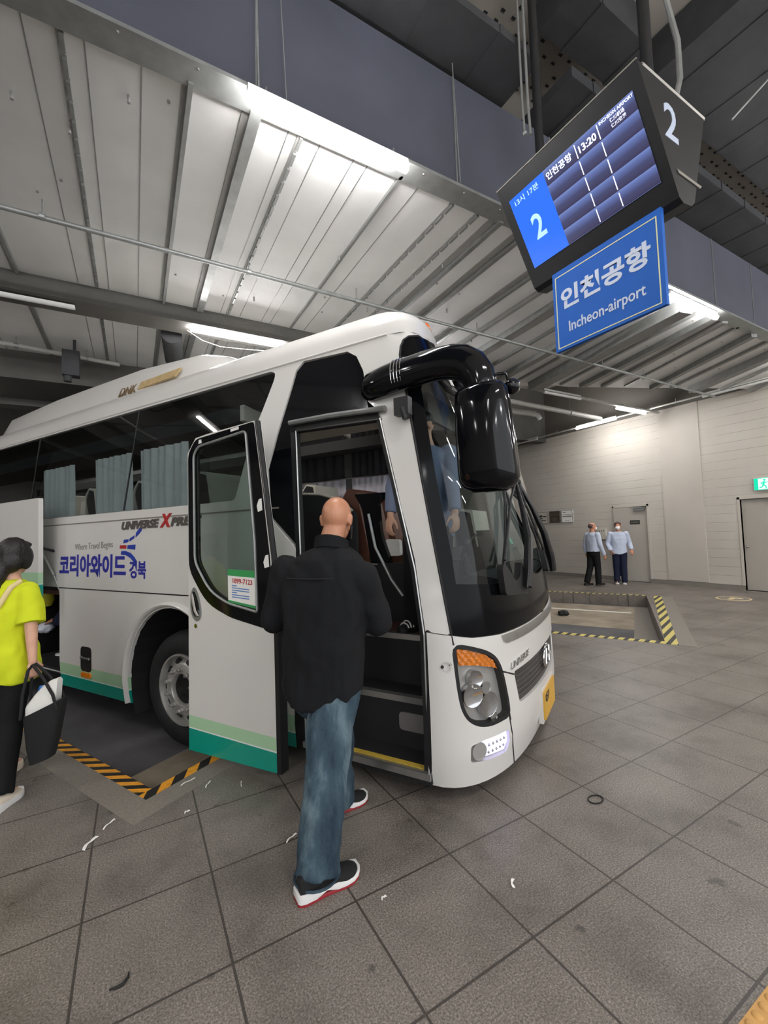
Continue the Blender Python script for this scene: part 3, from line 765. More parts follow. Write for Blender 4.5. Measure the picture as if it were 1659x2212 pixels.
sign = empty('airport_sign', (2.79, 2.126, 2.943)); tag(sign, 'blue hanging airport sign in Korean and English, hung below the departure display', 'sign')
sf = frame((0, 0, 0), (0, -1, 0), (0, 0, 1)); W_, H_ = .792, .587
mb = MB(); mb.prism([(0, 0), (W_, 0), (W_, H_ + .02), (0, H_ + .02)], sf, -.03, 0); mb.build('board', 'signblue', sign)
mb = MB()
def bar(a, b, c, d): mb.prism([(a, b), (c, b), (c, d), (a, d)], sf, 0, .002)
u0, u1, v0, v1, t = .03 * W_, .966 * W_, .03 * H_, .965 * H_, .007
bar(u0, v0, u1, v0 + t); bar(u0, v1 - t, u1, v1); bar(u0, v0 + t, u0 + t, v1 - t); bar(u1 - t, v0 + t, u1, v1 - t)
mb.build('border_line', 'signyellow', sign)
text('인천공항', shift(sf, .085 * W_, .50 * H_), .825 * W_, .275 * H_, 'korean_text', 'signwhite', sign, .003, .035)
text('Incheon-airport', shift(sf, .155 * W_, .155 * H_), .70 * W_, .175 * H_, 'english_text', 'signwhite', sign, .003, .012)
for yy in (-.15, -.64):
    mb = MB(); mb.tube([(.015, yy, H_), (.015, yy, H_ + .028)], .012, 8); mb.build('hanger', 'display', sign)

# ------------------------------------------------------------------ things on the cream wall
def wall_sign(yc, zc, w, h, m, lab, mb_fill, mi):
    root = empty('wall_sign', (XW, yc, zc)); tag(root, lab, 'sign', 'square signs on the cream wall')
    f = frame((-.03, w / 2, -h / 2), (0, -1, 0), (0, 0, 1))
    mb = MB(); mb.prism(round_poly([(0, 0), (w, 0), (w, h), (0, h)], .02, 3), f, -.028, 0); mb.build('sign_board', m, root)
    mb = MB(); e = .012
    for q in ([(0, 0), (w, 0), (w, e), (0, e)], [(0, h - e), (w, h - e), (w, h), (0, h)], [(0, e), (e, e), (e, h - e), (0, h - e)], [(w - e, e), (w, e), (w, h - e), (w - e, h - e)]): mb.prism(q, f, -.01, .003)
    mb.build('sign_frame', 'galv', root)
    mb = MB()
    for a, b, c, d in mb_fill: mb.prism([(a * w, b * h), (c * w, b * h), (c * w + (c - a) * 0, d * h), (a * w + .03 * w, d * h)], f, 0, .002)
    mb.build('sign_lettering', mi, root)
M['signdark'] = mat('sign_brown', (78, 66, 56), .5, var=.3, scale=14)
wall_sign(10.19, 1.93, .42, .40, 'plain', 'white framed wall sign with black lettering, left of the dark brown one', [(.18, .56, .48, .72), (.52, .56, .86, .66), (.16, .4, .5, .5), (.38, .22, .8, .3)], 'ink')
wall_sign(9.70, 1.94, .41, .40, 'signdark', 'dark brown wall sign between the two white ones', [(.1, .66, .9, .70), (.2, .3, .8, .36), (.3, .16, .7, .2)], 'greyin')
wall_sign(9.22, 1.94, .42, .40, 'paper', 'white wall sign with a blue grey line, right of the dark brown one', [(.12, .80, .4, .86), (.08, .62, .92, .66), (.08, .44, .92, .54), (.3, .16, .7, .19)], 'base')
root = empty('notice_box', (XW, 8.03, 1.35)); tag(root, 'pale notice box on the wall between the two men', 'box')
mb = MB(); mb.box((-.06, -.13, -.16), (0, .13, .16)); mb.build('box_body', 'cream', root)
mb = MB()
for k in range(3): mb.box((-.063, -.09 + k * .07, .08), (-.058, -.06 + k * .07, .105))
mb.build('box_marks', 'ink', root)
root = empty('exit_sign', (XW, 4.28, 2.27)); tag(root, 'lit green exit sign with a running figure above the right door', 'sign')
f = frame((-.05, 0, 0), (0, -1, 0), (0, 0, 1)); w, h = .50, .28
mb = MB(); mb.prism([(0, 0), (w, 0), (w, h), (0, h)], f, -.049, 0); mb.build('sign_case', 'lampbody', root)
mb = MB(); mb.prism([(.008, .008), (w - .008, .008), (w - .008, h - .008), (.008, h - .008)], f, 0, .002); mb.build('sign_face', 'exitgreen', root)
mb = MB(); mb.prism([(.085, .02), (.30, .02), (.30, h - .02), (.085, h - .02)], f, .002, .003); mb.build('doorway_symbol', 'exitwhite', root)
mb = MB(); q = lambda a, b: f(a, b, .004)
mb.lathe([(.022, -.001), (.022, .001)], f(.20, .225, .004), (-1, 0, 0), 14)
for pts, r in (([(.19, .19), (.175, .115)], .02), ([(.19, .19), (.235, .165), (.255, .185)], .009), ([(.185, .185), (.145, .175), (.135, .135)], .009), ([(.178, .115), (.22, .085), (.225, .035)], .012), ([(.172, .115), (.15, .07), (.105, .055)], .012)):
    mb.tube([q(*p) for p in pts], r, 8, flat=(1, 1))
mb.build('running_figure', 'exitgreen', root)
root = empty('floor_decal', (10.73, 4.26, 0)); tag(root, 'round worn floor sticker near the right door', 'sticker')
mb = MB(); mb.lathe([(.30, 0), (.30, .004)], (0, 0, 0), (0, 0, 1), 32); mb.build('decal_disc', 'kerb', root)
mb = MB(); mb.lathe([(.27, .004), (.30, .004), (.30, .006), (.27, .006)], (0, 0, 0), (0, 0, 1), 32, closed=True); mb.box((-.16, -.03, .004), (.02, .05, .006)); mb.box((.05, -.12, .004), (.14, .10, .006)); mb.build('decal_ring', 'strap', root)
# ------------------------------------------------------------------ the coach
# local axes: x forward, y across (0 = door side, 2.5 = far side), z up from the paving
BUS_LOC = Vector((2.1023, 1.2383, 0)); BUS_ROT = math.radians(-59.5)
bus = empty('coach', BUS_LOC, BUS_ROT); tag(bus, 'white coach with green skirt bands parked in the bay, front door open', 'bus')
BM = Matrix.Translation(BUS_LOC) @ Matrix.Rotation(BUS_ROT, 4, 'Z')
def busw(x, y, z): return BM @ Vector((x, y, z))

A0 = -1.1; AXF = .46; BY = 1.25; NE = 2.25
_cx, _cy, _s = [], [], []
for _k in range(400):
    _t = math.pi / 2 * _k / 399
    _cx.append(A0 + AXF * math.sin(_t) ** (2 / NE)); _cy.append(BY - BY * max(0, math.cos(_t)) ** (2 / NE))
    _s.append(0 if _k == 0 else _s[-1] + math.hypot(_cx[-1] - _cx[-2], _cy[-1] - _cy[-2]))
AM = A0 + _s[-1]
def interp(x, xs, ys):
    if x <= xs[0]: return ys[0]
    lo, hi = 0, len(xs) - 1
    if x >= xs[hi]: return ys[hi]
    while hi - lo > 1:
        mid = (lo + hi) // 2
        if xs[mid] <= x: lo = mid
        else: hi = mid
    t = (x - xs[lo]) / (xs[hi] - xs[lo]); return ys[lo] + (ys[hi] - ys[lo]) * t
def plan(a):
    if a <= A0: return a, 0.
    if a <= AM: return interp(a - A0, _s, _cx), interp(a - A0, _s, _cy)
    x, y = plan(2 * AM - a); return x, 2.5 - y
ZR = [-1, .05, .3, 1.0, 1.5, 2.0, 2.5, 3.0]; RK = [-.07, -.07, 0, -.01, -.09, -.24, -.45, -.74]
ZI = [-1, .07, .25, 1.2, 2.0, 2.5, 2.97]; IN = [.03, .03, 0, 0, .02, .045, .09]
def sm(t): t = min(1, max(0, t)); return t * t * (3 - 2 * t)
def surf(a, z, off=0.):
    if a > AM:
        p = surf(2 * AM - a, z, off); return (p[0], 2.5 - p[1], p[2])
    x, y = plan(a)
    b = .36 * sm((a + 2.6) / 1.5) if a < A0 else .36 + .64 * sm((a - A0) / (AM - A0))
    r = interp(z, ZR, RK); i = interp(z, ZI, IN); k = (BY - y) / BY
    e = 2e-3
    x1, y1 = plan(min(a + e, AM)); x0, y0 = plan(a - e)
    tx, ty = x1 - x0, y1 - y0; L = math.hypot(tx, ty); nx, ny = ty / L, -tx / L
    return (x + r * b + nx * off, y + i * k + ny * off, z)
def mir(poly): return [(2 * AM - a, z) for a, z in poly][::-1]
def bp(name, outline, m, thick=.02, step=.1, holes=(), off=0., parent=None, smooth=40):
    mb = MB(); panel(mb, outline, lambda u, v, d: surf(u, v, d + off), thick, step, holes); return mb.build(name, m, parent or bus, smooth, fix=False)

wedge = [(-2.13, 1.535), (-2.39, 1.77), (-2.42, 2.15), (-2.31, 2.42), (-2.19, 2.68), (-2.09, 2.89), (-1.99, 2.948), (-1.47, 2.925), (-1.386, 2.87), (-1.345, 2.75), (-1.345, 2.52), (-1.285, 2.46)]
strip_left = [(-1.285, 2.46), (-1.262, 2.38), (-1.195, 1.77), (-1.145, 1.446), (-1.117, 1.02)]
strip_right = [(-.957, 1.0), (-.975, 1.2), (-1.012, 1.6), (-1.035, 2.06), (-1.042, 2.52), (-1.042, 2.72), (-1.034, 2.80), (-1.015, 2.86), (-.985, 2.905), (-.94, 2.93), (-.85, 2.945)]
top_glass = [(-.6, 2.95), (-.1, 2.958), (AM, 2.96)]
half = [(-11, 1.15), (-2.13, 1.15)] + wedge + strip_left[1:] + strip_right + top_glass
left_strip = mir(strip_right + top_glass[:-1])
shell = half + left_strip + [(2 * AM + 1.1, 1.0), (2 * AM + 1.1, 1.15), (2 * AM + 11, 1.15), (2 * AM + 11, 2.97), (-11, 2.97)]
band = round_poly([(-10.8, 1.93), (-2.78, 1.93), (-2.6, 2.42), (-2.32, 2.94), (-10.8, 2.945)], [.05, .05, .0, .10, .05], 5)
lband = mir(round_poly([(-10.8, 1.75), (-2.9, 1.75), (-2.75, 1.22), (-1.30, 1.22), (-1.36, 2.85), (-10.8, 2.9)], .08, 4))
bp('body_shell', shell, 'white', .04, .16, [band, lband])
# side windows
xs = [-10.8, -8.5, -6.36, -4.36]
def band_cut(x0, x1, x0t, x1t): return [(x0, 1.935), (x1, 1.935), (x1t, 2.938), (x0t, 2.938)]
for x0, x1, x0t, x1t in ((-10.79, -8.52, -10.79, -8.42), (-8.50, -6.40, -8.40, -6.26), (-6.38, -4.37, -6.24, -4.20)):
    bp('side_window', band_cut(x0, x1, x0t, x1t), 'tint', .006, .3, off=-.008)
bp('side_window', round_poly([(-4.35, 1.935), (-2.79, 1.935), (-2.61, 2.42), (-2.33, 2.936), (-4.18, 2.938)], [0, .05, 0, .10, 0], 5), 'tint', .006, .3, off=-.008)
for x0, x1 in ((-8.51, -8.41), (-6.39, -6.25), (-4.36, -4.19)):
    mb = MB(); mb.tube([surf(x0, 1.94, -.006), surf(x1, 2.935, -.006)], .009, 6); mb.build('window_seal', 'rubberseal', bus)
mw = [(-2.12, 1.56)] + [(-2.375, 1.78), (-2.405, 2.15), (-2.297, 2.42), (-2.177, 2.68), (-2.08, 2.88), (-1.985, 2.936), (-1.472, 2.914), (-1.395, 2.865), (-1.357, 2.75), (-1.357, 2.47), (-2.10, 2.46), (-2.12, 2.44)]
bp('front_side_window', mw, 'black', .006, .2, off=-.006)
bp('far_window', mir(round_poly([(-10.78, 1.77), (-2.86, 1.77), (-2.80, 2.86), (-10.78, 2.88)], .06, 3)), 'tint', .006, .6, off=-.01)
bp('driver_window', mir(round_poly([(-2.72, 1.24), (-1.32, 1.24), (-1.38, 2.83), (-2.76, 2.86)], .06, 3)), 'clear', .006, .6, off=-.01)
# belt moulding and seams
mb = MB(); mb.prism([(-11, 1.84), (-2.95, 1.84), (-2.3, 1.84), (-2.3, 1.852), (-11, 1.852)], lambda u, v, d: surf(u, v, d), -.01, .004); mb.build('belt_moulding', 'base', bus)
mb = MB(); mb.prism([(-11, 1.137), (-2.15, 1.137), (-2.15, 1.15), (-11, 1.15)], lambda u, v, d: surf(u, v, d), -.03, -.012); mb.build('panel_gap', 'rubberseal', bus)
# skirt with wheel arch
arch = []
for k in range(21):
    t = math.pi * (1.03 - 1.06 * k / 20); arch.append((-3.60 + .668 * math.cos(t), .31 + .715 * math.sin(t)))
arch[0] = (arch[0][0], .075); arch[-1] = (arch[-1][0], .085)
arch = [(-4.268, .075), (-4.268, .31)] + arch[1:-1] + [(-2.932, .31), (-2.932, .085)]
skirt = [(-5.58, .066)] + arch + [(-2.19, .09), (-2.19, 1.137), (-5.58, 1.137)]
bp('side_skirt', skirt, 'band', .035, .14)
bp('rear_skirt', [(-11, .06), (-6.96, .06), (-6.96, 1.137), (-11, 1.137)], 'band', .035, .5)
mb = MB(); am = [surf(-3.60 + .70 * math.cos(t), .31 + .75 * math.sin(t), .004) for t in [math.pi * (1.0 - k / 24) for k in range(25)]]
mb.tube([surf(-4.30, .085, .004)] + am + [surf(-2.90, .09, .004)], .036, 8, flat=(1, .7)); mb.build('wheel_arch_lip', 'white', bus, 60)
mb = MB(); rings = [[(-3.6 + (.67) * math.cos(t), y, .31 + .72 * math.sin(t)) for t in [math.pi * (1.15 - 1.3 * k / 16) for k in range(17)]] for y in (.03, .75)]
mb.loft(rings, False, False); mb.box((-4.3, .74, -.1), (-2.9, .78, 1.05)); mb.build('wheel_housing', 'darkin', bus)
# front wheel
WC = (-3.62, .0, .27)
wheel = empty('front_wheel', WC); wheel.parent = bus; wheel['label'] = 'black tyre on a worn steel rim'
ax = (0, -1, 0)
mb = MB(); mb.lathe([(.318, -.045), (.325, -.02), (.36, .0), (.42, .008), (.47, -.012), (.502, -.05), (.515, -.10), (.515, -.28), (.495, -.33), (.40, -.35), (.318, -.33)], (0, .09, 0), ax, 64, closed=True)
for k in range(4): mb.lathe([(.517, -.11 - k * .045), (.520, -.12 - k * .045), (.517, -.135 - k * .045)], (0, .09, 0), ax, 64)
mb.build('tyre', 'rubber', wheel, 50)
mb = MB(); mb.lathe([(.322, -.03), (.318, -.012), (.305, -.012), (.298, -.03), (.285, -.075), (.262, -.085), (.245, -.05), (.225, -.028), (.19, -.018), (.145, -.018), (.135, -.03), (.132, -.14), (.05, -.15), (.30, -.17), (.322, -.16)], (0, .09, 0), ax, 64, closed=True)
mb.build('rim', 'steel', wheel, 50)
mb = MB(); mb.lathe([(.134, -.06), (.125, -.05), (.09, -.055), (.08, -.075), (.001, -.08)], (0, .09, 0), ax, 40); mb.build('hub', 'blackplastic', wheel, 40)
for k in range(10):
    t = 2 * math.pi * (k + .5) / 10; c = (.182 * math.cos(t), .09, .182 * math.sin(t))
    mb = MB(); mb.lathe([(.026, -.02), (.026, -.012), (.019, -.010), (.019, .012), (.012, .016), (.010, .03), (.001, .03)], c, ax, 6); mb.build('wheel_nut', 'steel', wheel)
for k in range(10):
    t = 2 * math.pi * k / 10; c = Vector((.252 * math.cos(t), .09, .252 * math.sin(t))); r = Vector((math.cos(t), 0, math.sin(t))); w = Vector((-math.sin(t), 0, math.cos(t)))
    n_ = Vector((0, -1, 0)); c = c + n_ * -.052; tilt = (r * .8 - n_ * .58).normalized(); nn = tilt.cross(w)
    mb = MB(); ring = [c + tilt * .027 * math.cos(q) + w * .034 * math.sin(q) + nn * 0 for q in [2 * math.pi * i / 14 for i in range(14)]]
    off = (n_ * .6 + r * .62).normalized() * .014
    mb.loft([[p - off for p in ring], [p + off for p in ring]]); mb.build('vent_hole', 'rubberseal', wheel)
mb = MB(); mb.tube([(-3.62, .3, .27), (-3.62, 2.2, .27)], .06); mb.build('axle', 'darkin', bus)
w2 = copy_tree(wheel, bus); w2.location = (-3.62, 2.5, .27); w2.rotation_euler = (0, 0, math.pi)
w3 = copy_tree(wheel, bus); w3.location = (-9.7, 0, .27); w3.name = 'rear_wheel'
mb = MB(); mb.box((-10.9, .1, .14), (-4.35, 2.4, .2)); mb.box((-2.85, .3, .14), (-1.15, 2.4, .2)); mb.build('underbody', 'darkin', bus)
# handle and side marker on the skirt
mb = MB(); mb.prism(round_poly([(-5.13, .29), (-4.92, .29), (-4.92, .545), (-5.13, .545)], .05, 4), lambda u, v, d: surf(u, v, d), -.03, .003)
h = mb.build('flap_handle', 'black', bus, 40)
mb = MB(); mb.tube([surf(-5.11, .43, .006), surf(-4.94, .43, .006)], .016, 8); mb.build('handle_bar', 'chrome', h, 40)
mb = MB(); mb.prism(round_poly([(-5.11, .235), (-4.93, .235), (-4.93, .285), (-5.11, .285)], .02, 4), lambda u, v, d: surf(u, v - .005, d), -.01, .012); mb.build('side_marker', 'amber', bus, 40)
# luggage compartment and its raised flap
mb = MB(); mb.box((-6.96, .03, .08), (-5.58, 1.9, .16)); mb.box((-6.98, .03, .08), (-6.94, 1.9, 1.13)); mb.box((-5.60, .04, .08), (-5.56, 1.9, 1.13)); mb.box((-6.96, 1.86, .08), (-5.58, 1.9, 1.13)); mb.box((-6.96, .03, 1.13), (-5.58, 1.9, 1.16)); lug = mb.build('luggage_hold', 'darkin', bus)
mb = MB(); mb.box((-6.96, .02, .06), (-5.58, .06, .165)); mb.build('hold_sill', 'blackplastic', lug)
mb = MB()
for k in range(9): mb.box((-6.94, .09 + k * .09, .16), (-5.62, .135 + k * .09, .17))
mb.build('hold_floor_slats', 'lampbody', lug)
hf = frame((0, -.20, 1.0), (1, 0, 0), (0, 0, 1))
M['band_flap'] = band_material('banded_flap', 1.20, 1.33)
mb = MB(); panel(mb, round_poly([(-6.95, .066), (-5.58, .066), (-5.58, 1.14), (-6.95, 1.14)], .015, 2), lambda u, v, d: hf(u, v, d), .045, .3); flap = mb.build('luggage_flap', 'band_flap', bus, 30, fix=False)
mb = MB(); mb.tube([(-5.82, -.06, 1.52), (-5.66, -.02, 1.28)], .018, 10); mb.tube([(-5.66, -.02, 1.28), (-5.50 - .1, .04, 1.02)], .009, 8); mb.build('gas_strut', 'galv', bus, 40)
mb = MB(); mb.tube([(-6.75, -.16, 1.6), (-6.75, .05, 1.12)], .018, 8); mb.tube([(-5.75, -.18, 1.62), (-5.72, .02, 1.55)], .015, 8); mb.build('flap_arm', 'darkin', bus)
# roof
def roof_pt(a, q):
    e = Vector(surf(min(a, AM) if a <= AM else a, 2.965))
    ea = a if a <= AM else 2 * AM - a
    s = Vector((min(e.x - .02, -2.75), 1.25, 0)) if ea > -2.75 else Vector((e.x, 1.25, 0))
    p = e + (s - e) * q; z = 2.965 + .40 * (1 - (1 - q) ** 2.6) ** (1 / 2.6)
    return (p.x, p.y, z)
al = [-11, -8, -6, -5, -4.4, -3.9, -3.4, -3.0, -2.75, -2.5, -2.25, -2.0, -1.75, -1.55, -1.35] + [A0 + (AM - A0) * k / 14 for k in range(15)]
al = al + [2 * AM - a for a in al[:-1]][::-1]
ql = [0, .006, .02, .04, .07, .11, .16, .23, .32, .45, .6, .8, 1]
mb = MB(); rows = [[roof_pt(a, q) for q in ql] for a in al]
mb.loft(rows, False, False); rf = mb.build('roof', 'white', bus, 60)
mb = MB(); mb.tube([surf(a, 2.966, .002) for a in [-11 + .4 * k for k in range(22)] + [-2.4, -2.0, -1.6, -1.3, -1.1]], .008, 6); mb.build('roof_gutter', 'white', bus)
for a in (-.55, .25, 1.08):
    mb = MB(); p0 = Vector(roof_pt(a, .05)); p1 = Vector(roof_pt(a + .16, .05)); mb.tube([p0 + (p0 - p1) * .2, p0, p1, p1 + (p1 - p0) * .2], [.008, .026, .026, .008], 10); mb.build('roof_marker', 'orange', bus, 40)
# air conditioner
rr = []
for x, w, zt in ((-8.45, .75, 3.36), (-8.3, .84, 3.46), (-7.9, .9, 3.56), (-6.5, .92, 3.60), (-4.6, .92, 3.60), (-3.75, .86, 3.575), (-3.5, .78, 3.52), (-3.3, .66, 3.42), (-3.2, .55, 3.34)):
    prof = [(-w, 3.22), (-w + .01, zt - .16), (-w + .05, zt - .07), (-w + .16, zt - .02), (-w + .35, zt), (w - .35, zt), (w - .16, zt - .02), (w - .05, zt - .07), (w - .01, zt - .16), (w, 3.22)]
    rr.append([(x, 1.25 + yy, zz) for yy, zz in prof])
mb = MB(); mb.loft(rr); ac = mb.build('air_conditioner', 'white', bus, 40)
acf = frame((-4.97, .325, 3.27), (1, 0, .0), (0, .25, 1))
text('DNK', acf, .34, .10, 'maker_text', 'fadedink', ac, .012, .01, .3)
mb = MB(); mb.prism([(.36, .02), (1.0, .035), (1.08, .115), (.40, .10)], acf, -.01, .010); mb.build('maker_stripe', 'faded', ac)
# front panel
hl = [(-.938, .925), (-.858, .908), (-.719, .86), (-.64, .811), (-.594, .746), (-.565, .663), (-.528, .507), (-.523, .453), (-.546, .442), (-.71, .440), (-.803, .461), (-.866, .501), (-.899, .565), (-.917, .676)][::-1]
hl = round_poly(hl, .05, 3)
def grow(poly, d):
    out = []; n = len(poly)
    for i in range(n):
        a = Vector(poly[i - 1]); b = Vector(poly[(i + 1) % n]); t = (b - a).normalized(); out.append((poly[i][0] + t.y * d, poly[i][1] - t.x * d))
    return out
drl = round_poly([(-.868, .24), (-.72, .222), (-.545, .21), (-.518, .27), (-.535, .348), (-.77, .353), (-.868, .338)], .02, 3)
gr = round_poly([(-.37, .466), (AM, .46), (2 * AM + .37, .466), (2 * AM + .43, .685), (AM, .70), (-.43, .685)], [.03, 0, .03, .03, 0, .03], 3)
fp_half = [(-1.108, .092), (-.9, .09), (-.5, .082), (-.1, .08)]
fp_top = [(-.955, .995), (-.82, .970), (-.56, .952), (-.2, .950), (AM, .95)]
fp = fp_half + [(AM, .08)] + mir(fp_half) + [(2 * AM + 1.11, 1.012)] + mir(fp_top)[:-1] + fp_top[::-1] + [(-1.11, 1.012)]
hlr = [(2 * AM - a, z) for a, z in hl][::-1]; drlr = [(2 * AM - a, z) for a, z in drl][::-1]
hlo = grow(hl, .022); hlor = [(2 * AM - a, z) for a, z in hlo][::-1]
bp('front_panel', fp, 'white', .03, .09, [hlo, hlor, drl, drlr, gr])
sf_ = lambda u, v, d: surf(u, v, d)
def seam(pts):
    mb = MB(); mb.tube([surf(a, z, -.002) for a, z in pts], .006, 6); mb.build('panel_seam', 'rubberseal', bus)
seam([(-1.11, 1.022), (-.955, 1.003), (-.946, .94)]); seam([(-.57, .72), (-.43, .668)]); seam([(-.52, .43), (-.498, .323), (-.47, .22), (-.42, .085)]); seam([(-.515, .445), (-.505, .40)])
def headlamp(flip):
    F = (lambda u, v, d: surf(2 * AM - u, v, d)) if flip else sf_
    mbx = MB(); panel(mbx, hlo, F, .05, .05, [hl], inner=False); seal = mbx.build('headlight', 'rubberseal', bus, None)
    mbx = MB(); panel(mbx, hl, lambda u, v, d: F(u, v, d - .05), .01, .06); mbx.build('reflector_housing', 'silver', seal, 40)
    am = [(-.93, .914), (-.858, .900), (-.719, .853), (-.645, .806), (-.603, .742), (-.66, .765), (-.80, .80), (-.917, .815)]
    mbx = MB(); panel(mbx, am[::-1], lambda u, v, d: F(u, v, d - .012 + .006 * math.sin(u * 150) * math.sin(v * 130)), .012, .012); mbx.build('turn_signal', 'amber', seal, 40)
    for (a, z, r) in ((-.825, .622, .066), (-.70, .545, .072), (-.80, .715, .05), (-.66, .46, .028), (-.72, .65, .035)):
        c = Vector(F(a, z, -.045)); nn = (Vector(F(a, z, .05)) - Vector(F(a, z, 0))).normalized()
        mbx = MB(); mbx.lathe([(r, .03), (r * 1.06, .032), (r * 1.06, .0), (r * .9, -.0), (r * .86, .022), (r * .55, -.004), (r * .22, -.012), (r * .2, .02), (.001, .026)], c, nn, 24); mbx.build('reflector', 'chrome', seal, 35)
    mbx = MB(); panel(mbx, hl, lambda u, v, d: F(u, v, d + .002), .006, .08); mbx.build('lens', 'lens', seal, 40)
headlamp(False); headlamp(True)
def runlamp(flip):
    F = (lambda u, v, d: surf(2 * AM - u, v, d)) if flip else sf_
    mbx = MB(); panel(mbx, drl, lambda u, v, d: F(u, v, d - .03), .008, .05); g = mbx.build('running_light', 'silver', bus, 40)
    mbx = MB(); panel(mbx, [(-.76, .245), (-.555, .225), (-.528, .27), (-.542, .342), (-.77, .345)], lambda u, v, d: F(u, v, d - .018), .008, .05); mbx.build('led_strip', 'led', g, 40)
    for k in range(5):
        for j in range(2):
            mbx = MB(); mbx.sphere(F(-.72 + k * .037, .262 + j * .044, -.017), .010, 8, 6); mbx.build('led_bulb', 'chrome', g, 60)
    c = Vector(F(-.80, .29, -.02)); nn = (Vector(F(-.80, .29, .05)) - Vector(F(-.80, .29, 0))).normalized()
    mbx = MB(); mbx.lathe([(.05, .012), (.053, .012), (.053, -.005), (.03, -.008), (.02, .0), (.001, .004)], c, nn, 20); mbx.build('fog_lamp', 'silver', g, 40)
    mbx = MB(); panel(mbx, drl, lambda u, v, d: F(u, v, d + .001), .004, .06); mbx.build('lens', 'lens', g, 40)
runlamp(False); runlamp(True)
M['grille'] = mat('grille_dark', (62, 58, 55), .45, var=.15, scale=30, bump=.5, bscale=110)
mb = MB(); panel(mb, gr, lambda u, v, d: surf(u, v, d - .02), .01, .08)
for k in range(6): mb.tube([surf(a, .50 + k * .033, -.018) for a in [-.37 + (2 * AM + .74) * j / 24 for j in range(25)]], .005, 4)
grille = mb.build('grille', 'grille', bus)
em = lambda t, r1, r2, o=.006: surf(AM + r1 * math.cos(t), .61 + r2 * math.sin(t), o)
mb = MB(); mb.tube([em(2 * math.pi * k / 32, .135, .075) for k in range(33)], .012, 8, flat=(1, 1))
mb.tube([surf(AM - .075, .55, .01), surf(AM - .045, .67, .012)], .012, 8); mb.tube([surf(AM + .045, .55, .012), surf(AM + .075, .67, .01)], .012, 8); mb.tube([surf(AM - .06, .60, .012), surf(AM, .615, .016), surf(AM + .06, .62, .012)], .011, 8)
mb.build('emblem', 'chrome', bus, 50)
text('UNIVERSE', lambda u, v, d: surf(-.475 + u, .705 + .105 * u + v, d), .30, .045, 'front_lettering', 'chrome', bus, .007, .02, .25)
mb = MB(); ch = [(-.56, .945), (-.54, .905), (-.50, .888), (AM, .885)]
panel(mb, [(-.50, .888)] + [(AM, .885)] + [(2 * AM + .50, .888), (2 * AM + .54, .905), (2 * AM + .56, .945), (AM, .948), (-.56, .945), (-.54, .905)], lambda u, v, d: surf(u, v, d + .012 * min(1, (.955 - v) / .02)), .02, .06); mb.build('chrome_trim', 'alu', bus, 40, fix=False)
pf = lambda u, v, d: (surf(AM, .25, 0)[0] + .022 + d, surf(AM, .25, 0)[1] - .235 + u, .178 + v)
mb = MB(); mb.prism(round_poly([(0, 0), (.45, 0), (.45, .205), (0, .205)], .015, 3), pf, -.02, .006); plate = mb.build('number_plate', 'plate', bus)
text('대구', shift(pf, .03, .115), .15, .07, 'plate_text', 'ink', plate, .009, .02)
mb = MB(); mb.prism([(-.02, -.02), (.47, -.02), (.47, .225), (-.02, .225)], lambda u, v, d: pf(u, v, d - .02), -.02, .012); mb.build('plate_bracket', 'white', bus)
c = Vector(surf(-.994, .815, .001)); mb = MB(); mb.lathe([(.030, 0), (.030, .003), (.024, .003), (.024, 0)], c, (.1, -1, 0), 24, closed=True); mb.build('tow_cap', 'white', bus)
mb = MB(); mb.sphere(Vector(surf(-1.02, .813, .001)), .010, 8, 6); mb.sphere(Vector(surf(-.972, .826, .001)), .008, 8, 6); mb.build('cap_notch', 'rubberseal', bus)
# windshield
ws_out = strip_right[::-1]  # top left ... bottom left
wo = strip_right[:] ; wo = [(-.957, 1.0), (-.82, .974), (-.56, .956), (-.2, .954), (AM, .954)] + mir([(-.957, 1.0), (-.82, .974), (-.56, .956), (-.2, .954)]) + mir(strip_right[1:] + [(-.6, 2.95), (-.1, 2.956)])[::-1][::-1][0:0]
right_side = strip_right[1:] + [(-.6, 2.95), (-.1, 2.956)]
bottom = [(-.957, 1.0), (-.82, .974), (-.56, .956), (-.2, .954), (AM, .954)]
wo = bottom + mir(bottom[:-1]) + [(2 * AM - a, z) for a, z in right_side] + [(AM, 2.958)] + right_side[::-1]
wi_half = [(-.895, 1.30), (-.6, 1.275), (AM, 1.27)]
wi = wi_half + mir(wi_half[:-1]) + [(2 * AM + .94, 2.0), (2 * AM + .93, 2.55), (2 * AM + .85, 2.68), (AM, 2.72), (-.85, 2.68), (-.93, 2.55), (-.94, 2.0)]
bp('windshield_border', wo, 'frit', .008, .09, [wi], off=-.004)
bp('windshield', grow(wi, .012), 'clear', .005, .10, off=-.008)
mb = MB(); mb.tube([surf(a, z, .0) for a, z in right_side[::-1] + [(-.957, 1.0)]], .008, 6); mb.build('windshield_seal', 'rubberseal', bus)
